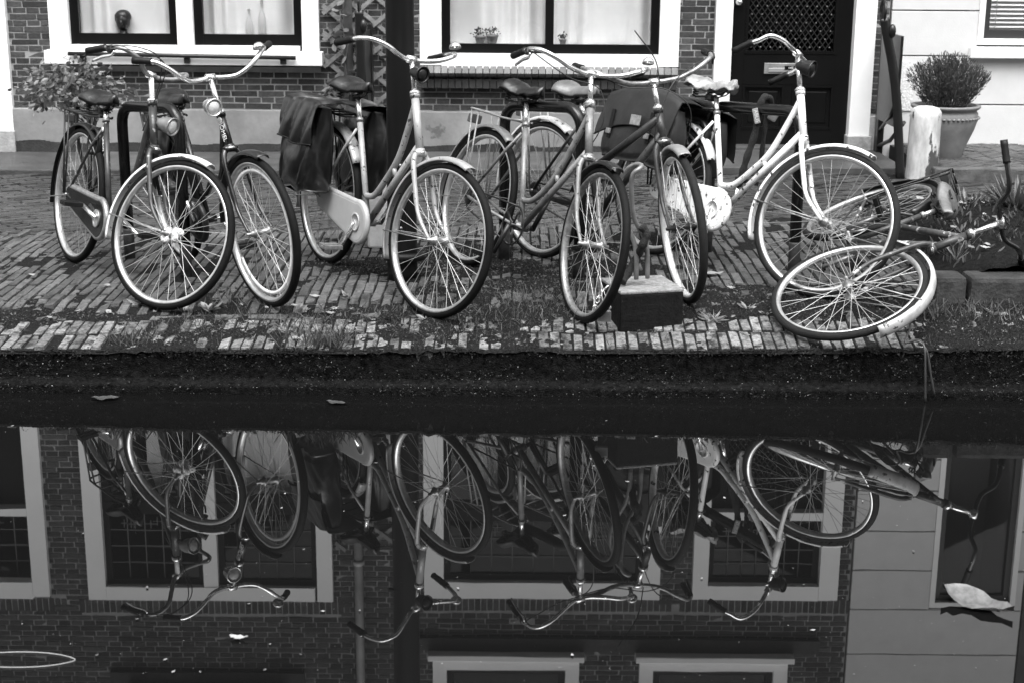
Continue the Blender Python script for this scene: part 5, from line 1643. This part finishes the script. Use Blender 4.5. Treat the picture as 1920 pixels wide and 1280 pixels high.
weed(845, 588, 8, .05, .4, 'tiny weed right of the pale grey bicycle wheel')
weed(655, 560, 8, .06, .4, 'small weed between the panniers bicycle wheels')
weed(1860, 592, 8, .07, .3, 'small upright weed in front of the long kerb stone')
# grass and herbage
def grass_at(px, py, n_, spread, h, store):
    g = gnd(px, py)
    x = g.x+RNG.normal(size=n_)*spread; y = g.y+RNG.normal(size=n_)*spread*.7
    store.append((x, y, RNG.uniform(.5, 1.1, n_)*h, 1.0))
store = []
for a, b_, n_, s, h in ((245, 640, 120, .06, .07), (590, 652, 160, .07, .085), (615, 640, 140, .06, .07), (820, 585, 160, .09, .06), (985, 590, 220, .12, .06), (960, 560, 120, .10, .05), (440, 560, 160, .12, .05), (330, 615, 120, .12, .05), (700, 600, 130, .12, .05), (1010, 560, 150, .1, .05), (880, 620, 120, .1, .05), (1230, 655, 60, .08, .04), (1740, 590, 120, .05, .09), (1810, 590, 100, .08, .07), (1880, 585, 120, .1, .07), (1560, 560, 100, .12, .05), (480, 590, 160, .14, .05), (560, 610, 160, .1, .06)):
    grass_at(a, b_, n_, s, h, store)
n = 4500
x = RNG.uniform(-2.8, 3.0, n); y = RNG.uniform(.04, 1.6, n)
k = moss_amount(x, y)+RNG.uniform(-.08, .08, n) > .60
store.append((x[k], y[k], RNG.uniform(.012, .04, k.sum()), 1))
x = np.concatenate([q[0] for q in store]); y = np.concatenate([q[1] for q in store]); h = np.concatenate([q[2] for q in store])
k = (y > .01); x, y, h = x[k], y[k], h[k]
P = np.stack([x, y, gza(x, y)-.004], 1)
D = RNG.normal(size=P.shape)*.55; D[:, 2] = .9
V, F = leaf_cloud(P, D, h, .09, .2)
tag(np_mesh('grass', V, F, M_GRASS), 'thin grass and herbage sprouting from the quay paving', 'grass', kind='stuff')
# low broad crumbs of herbage: brighter moss leaves
n = 60000
x = RNG.uniform(-2.9, 3.1, n); y = RNG.uniform(.02, 1.75, n)
k = moss_amount(x, y)+RNG.uniform(-.10, .10, n) > .57
x, y = x[k], y[k]
P = np.stack([x, y, gza(x, y)+np.clip((moss_amount(x, y)-.535)*.09, 0, .014)-.003], 1)
scatter_tris('ground_moss', P, RNG.uniform(.004, .013, len(P)), mat('moss_leaf', .06, .8, rand=.95), .5, 'short mossy ground cover between the paving bricks', 'moss')
# grit and shredded leaves over the paving
n = 5200
x = RNG.uniform(-2.9, 3.0, n); y = np.abs(RNG.normal(.25, .45, n)).clip(.03, 2.0)
k = fbm(x*4, y*5, 3, 2)+RNG.uniform(-.12, .12, n) > .47
x, y = x[k], y[k]
P = np.stack([x, y, gza(x, y)+.005], 1)
sz = RNG.uniform(.003, .009, len(P))*np.where(RNG.random(len(P)) < .12, 2.6, 1.0)
scatter_tris('leaf_litter', P, sz, mat('litter', .15, .7, rand=.85), flat=True, label='grit and shredded leaf litter scattered over the quay paving', cat='litter')
# foliage on the soil bed
n = 3800
x = kx+RNG.uniform(-.25, 2.2, n); y = RNG.uniform(ky_+.3, 2.9, n)
k = fbm(x*3, y*3, 3, 4)+RNG.uniform(-.1, .1, n)+.10*(y-1.5) > .50
x, y = x[k], y[k]
P = np.stack([x, y, [bedz(a, b_) for a, b_ in zip(x, y)]], 1)
D = RNG.normal(size=P.shape)*.6; D[:, 2] = 1
V, F = leaf_cloud(P, D, RNG.uniform(.02, .055, len(P)), .3)
tag(np_mesh('bed_undergrowth', V, F, M_BUSHD), 'scrubby undergrowth on the soil bed', 'undergrowth', kind='stuff')
for (a, b_, Yt, nn, hh, lab) in ((1905, 395, 2.1, 170, .22, 'spiky grassy tuft behind the upper grip of the fallen bicycle'), (1815, 395, 2.5, 110, .18, 'spiky grassy tuft behind the saddle of the fallen bicycle')):
    g = at(a, b_, Yt)
    aa = RNG.uniform(0, 6.28, nn); P = np.stack([.07*np.cos(aa)*RNG.random(nn), .07*np.sin(aa)*RNG.random(nn), np.zeros(nn)], 1)
    D = np.stack([np.cos(aa), np.sin(aa), RNG.uniform(.4, 2.2, nn)], 1)
    V, F = leaf_cloud(P, D, RNG.uniform(.5, 1, nn)*hh, .10)
    o = np_mesh('grass_tuft', V, F, M_BUSH); o.location = (g.x, g.y, bedz(g.x, g.y)-.01); tag(o, lab, 'plant', 'tufts on the soil bed')

# ================================================================== FALLEN AND FLOATING LEAVES
def leaf_mesh(seed, L_=1.0, w=.45, curl=.18):
    r = random.Random(seed); n = 9; V = []; F = []
    for i in range(n):
        t = i/(n-1); ww = w*math.sin(math.pi*min(.995, t*.99+.005)**.8)**1.1*.5*(1+r.uniform(-.15, .15))
        z = curl*((t-.5)**2)*1.2+r.uniform(-.02, .02)
        V += [(t*L_-.5*L_, -ww, z+curl*.4*r.uniform(.3, 1)), (t*L_-.5*L_, 0, z), (t*L_-.5*L_, ww, z+curl*.4*r.uniform(.3, 1))]
    for i in range(n-1):
        F += [(i*3, i*3+3, i*3+4, i*3+1), (i*3+1, i*3+4, i*3+5, i*3+2)]
    me = MB().add(V, F, True).mesh('fallen_leaf'); me.materials.append(M_DEADLEAF)
    return me
LM = [leaf_mesh(s, 1.0, .45+.05*(s % 3), .12+.05*s) for s in range(5)]
def put_leaf(p, size, rz, k, label, group=None, name='fallen_leaf', tilt=0, cat='leaf'):
    o = bpy.data.objects.new(name, LM[k % 5]); COL.objects.link(o)
    o.location = p; o.scale = (size, size, size); o.rotation_euler = (R_(tilt), R_(tilt*.4), rz)
    return tag(o, label, cat, group)
g = gnd(1335, 517); put_leaf((g.x, g.y, gz(g.x, g.y)+.008), .13, .1, 0, 'large pale dead leaf on the bricks under the white bicycle')
g = gnd(1885, 562); put_leaf((g.x, g.y, gz(g.x, g.y)+.03), .10, 1.0, 1, 'curled dark leaf against the kerb stone at the picture edge', tilt=40)
for i, (a, b_) in enumerate(((92, 600), (146, 588), (205, 590), (420, 597), (500, 583), (552, 577), (598, 577), (620, 592), (660, 585), (470, 609), (130, 610), (345, 520), (700, 610), (728, 602), (930, 610), (1060, 560), (1100, 630), (1330, 640), (1620, 628), (1370, 545), (640, 545), (590, 560), (555, 640), (290, 590), (1020, 618), (770, 565), (60, 520), (200, 540), (1580, 595), (1650, 580))):
    g = gnd(a, b_)
    put_leaf((g.x, g.y, gz(g.x, g.y)+.012), random.uniform(.03, .055), random.uniform(0, 6), i, 'small dry leaf lying on the mossy quay paving', 'small dry leaves on the quay', tilt=random.uniform(-25, 25))
for i in range(48):
    x = kx+random.uniform(.05, 1.3); y = random.uniform(ky_+.45, 2.4)
    put_leaf((x, y, bedz(x, y)+.02), random.uniform(.035, .07), random.uniform(0, 6), i, 'pale fallen leaf on the dark soil bed', 'pale leaves on the soil bed', tilt=random.uniform(-25, 25))
# on the water
DARKLM = leaf_mesh(4, 1.0, .4, .2); DARKLM.materials.clear(); DARKLM.materials.append(mat('wet_dark_leaf', .05, .35, var=.5, scale=30))
g = water(200, 749); put_leaf((g.x, g.y, .004), .13, .15, 0, 'dark curled leaf floating near the quay wall at the left', name='floating_leaf').data = DARKLM
g = water(632, 757); put_leaf((g.x, g.y, .004), .10, -.3, 2, 'small frayed leaf floating under the tarpaulin pannier reflection', name='floating_leaf').data = DARKLM
g = water(448, 1198); put_leaf((g.x, g.y, .004), .055, -.2, 3, 'small pale leaf floating among the reflected bricks', name='floating_leaf')
g = water(1832, 1136); o = put_leaf((g.x, g.y, .006), .215, -.62, 1, 'large pale folded leaf floating at the lower right', name='floating_leaf', tilt=9)
M_BRIGHTLEAF = mat('wet_pale_leaf', .10, .4, var=.5, scale=9)
me = leaf_mesh(12, 1.0, .50, .30); me.materials.clear(); me.materials.append(M_BRIGHTLEAF); o.data = me
# sunken leaf showing only its pale rim
g = water(40, 1237)
rim_pts = [(.135*math.cos(t)*(1 if math.cos(t) < 0 else 1.15), .045*math.sin(t)*(1-.35*max(0, math.cos(t))**4), .001) for t in [2*math.pi*k/40 for k in range(40)]]
o = MB().tube(rim_pts, .0017, 5, closed=True).build('floating_leaf', mat('pale_rim', .24, .5)); o.location = (g.x-.01, g.y, .001)
tag(o, 'half sunken leaf showing only its pale outline at the lower left', 'leaf')
for i in range(36):
    a, b_ = random.uniform(20, 1900), random.uniform(770, 1270); g = water(a, b_)
    put_leaf((g.x, g.y, .003), random.uniform(.008, .018), random.uniform(0, 6), i, 'tiny pale leaf scrap floating on the dark water', 'leaf scraps on the water', name='leaf_scrap')
n = 500
P = []
for i in range(n):
    g = water(random.uniform(-20, 1940), random.uniform(756, 1285) if random.random() < .8 else random.uniform(745, 765)); P.append((g.x, g.y, .002))
scatter_tris('floating_debris', np.array(P), RNG.uniform(.0015, .0045, n), mat('debris_speck', .32, .6, rand=.7), flat=True, label='tiny specks of debris floating on the canal', cat='debris')
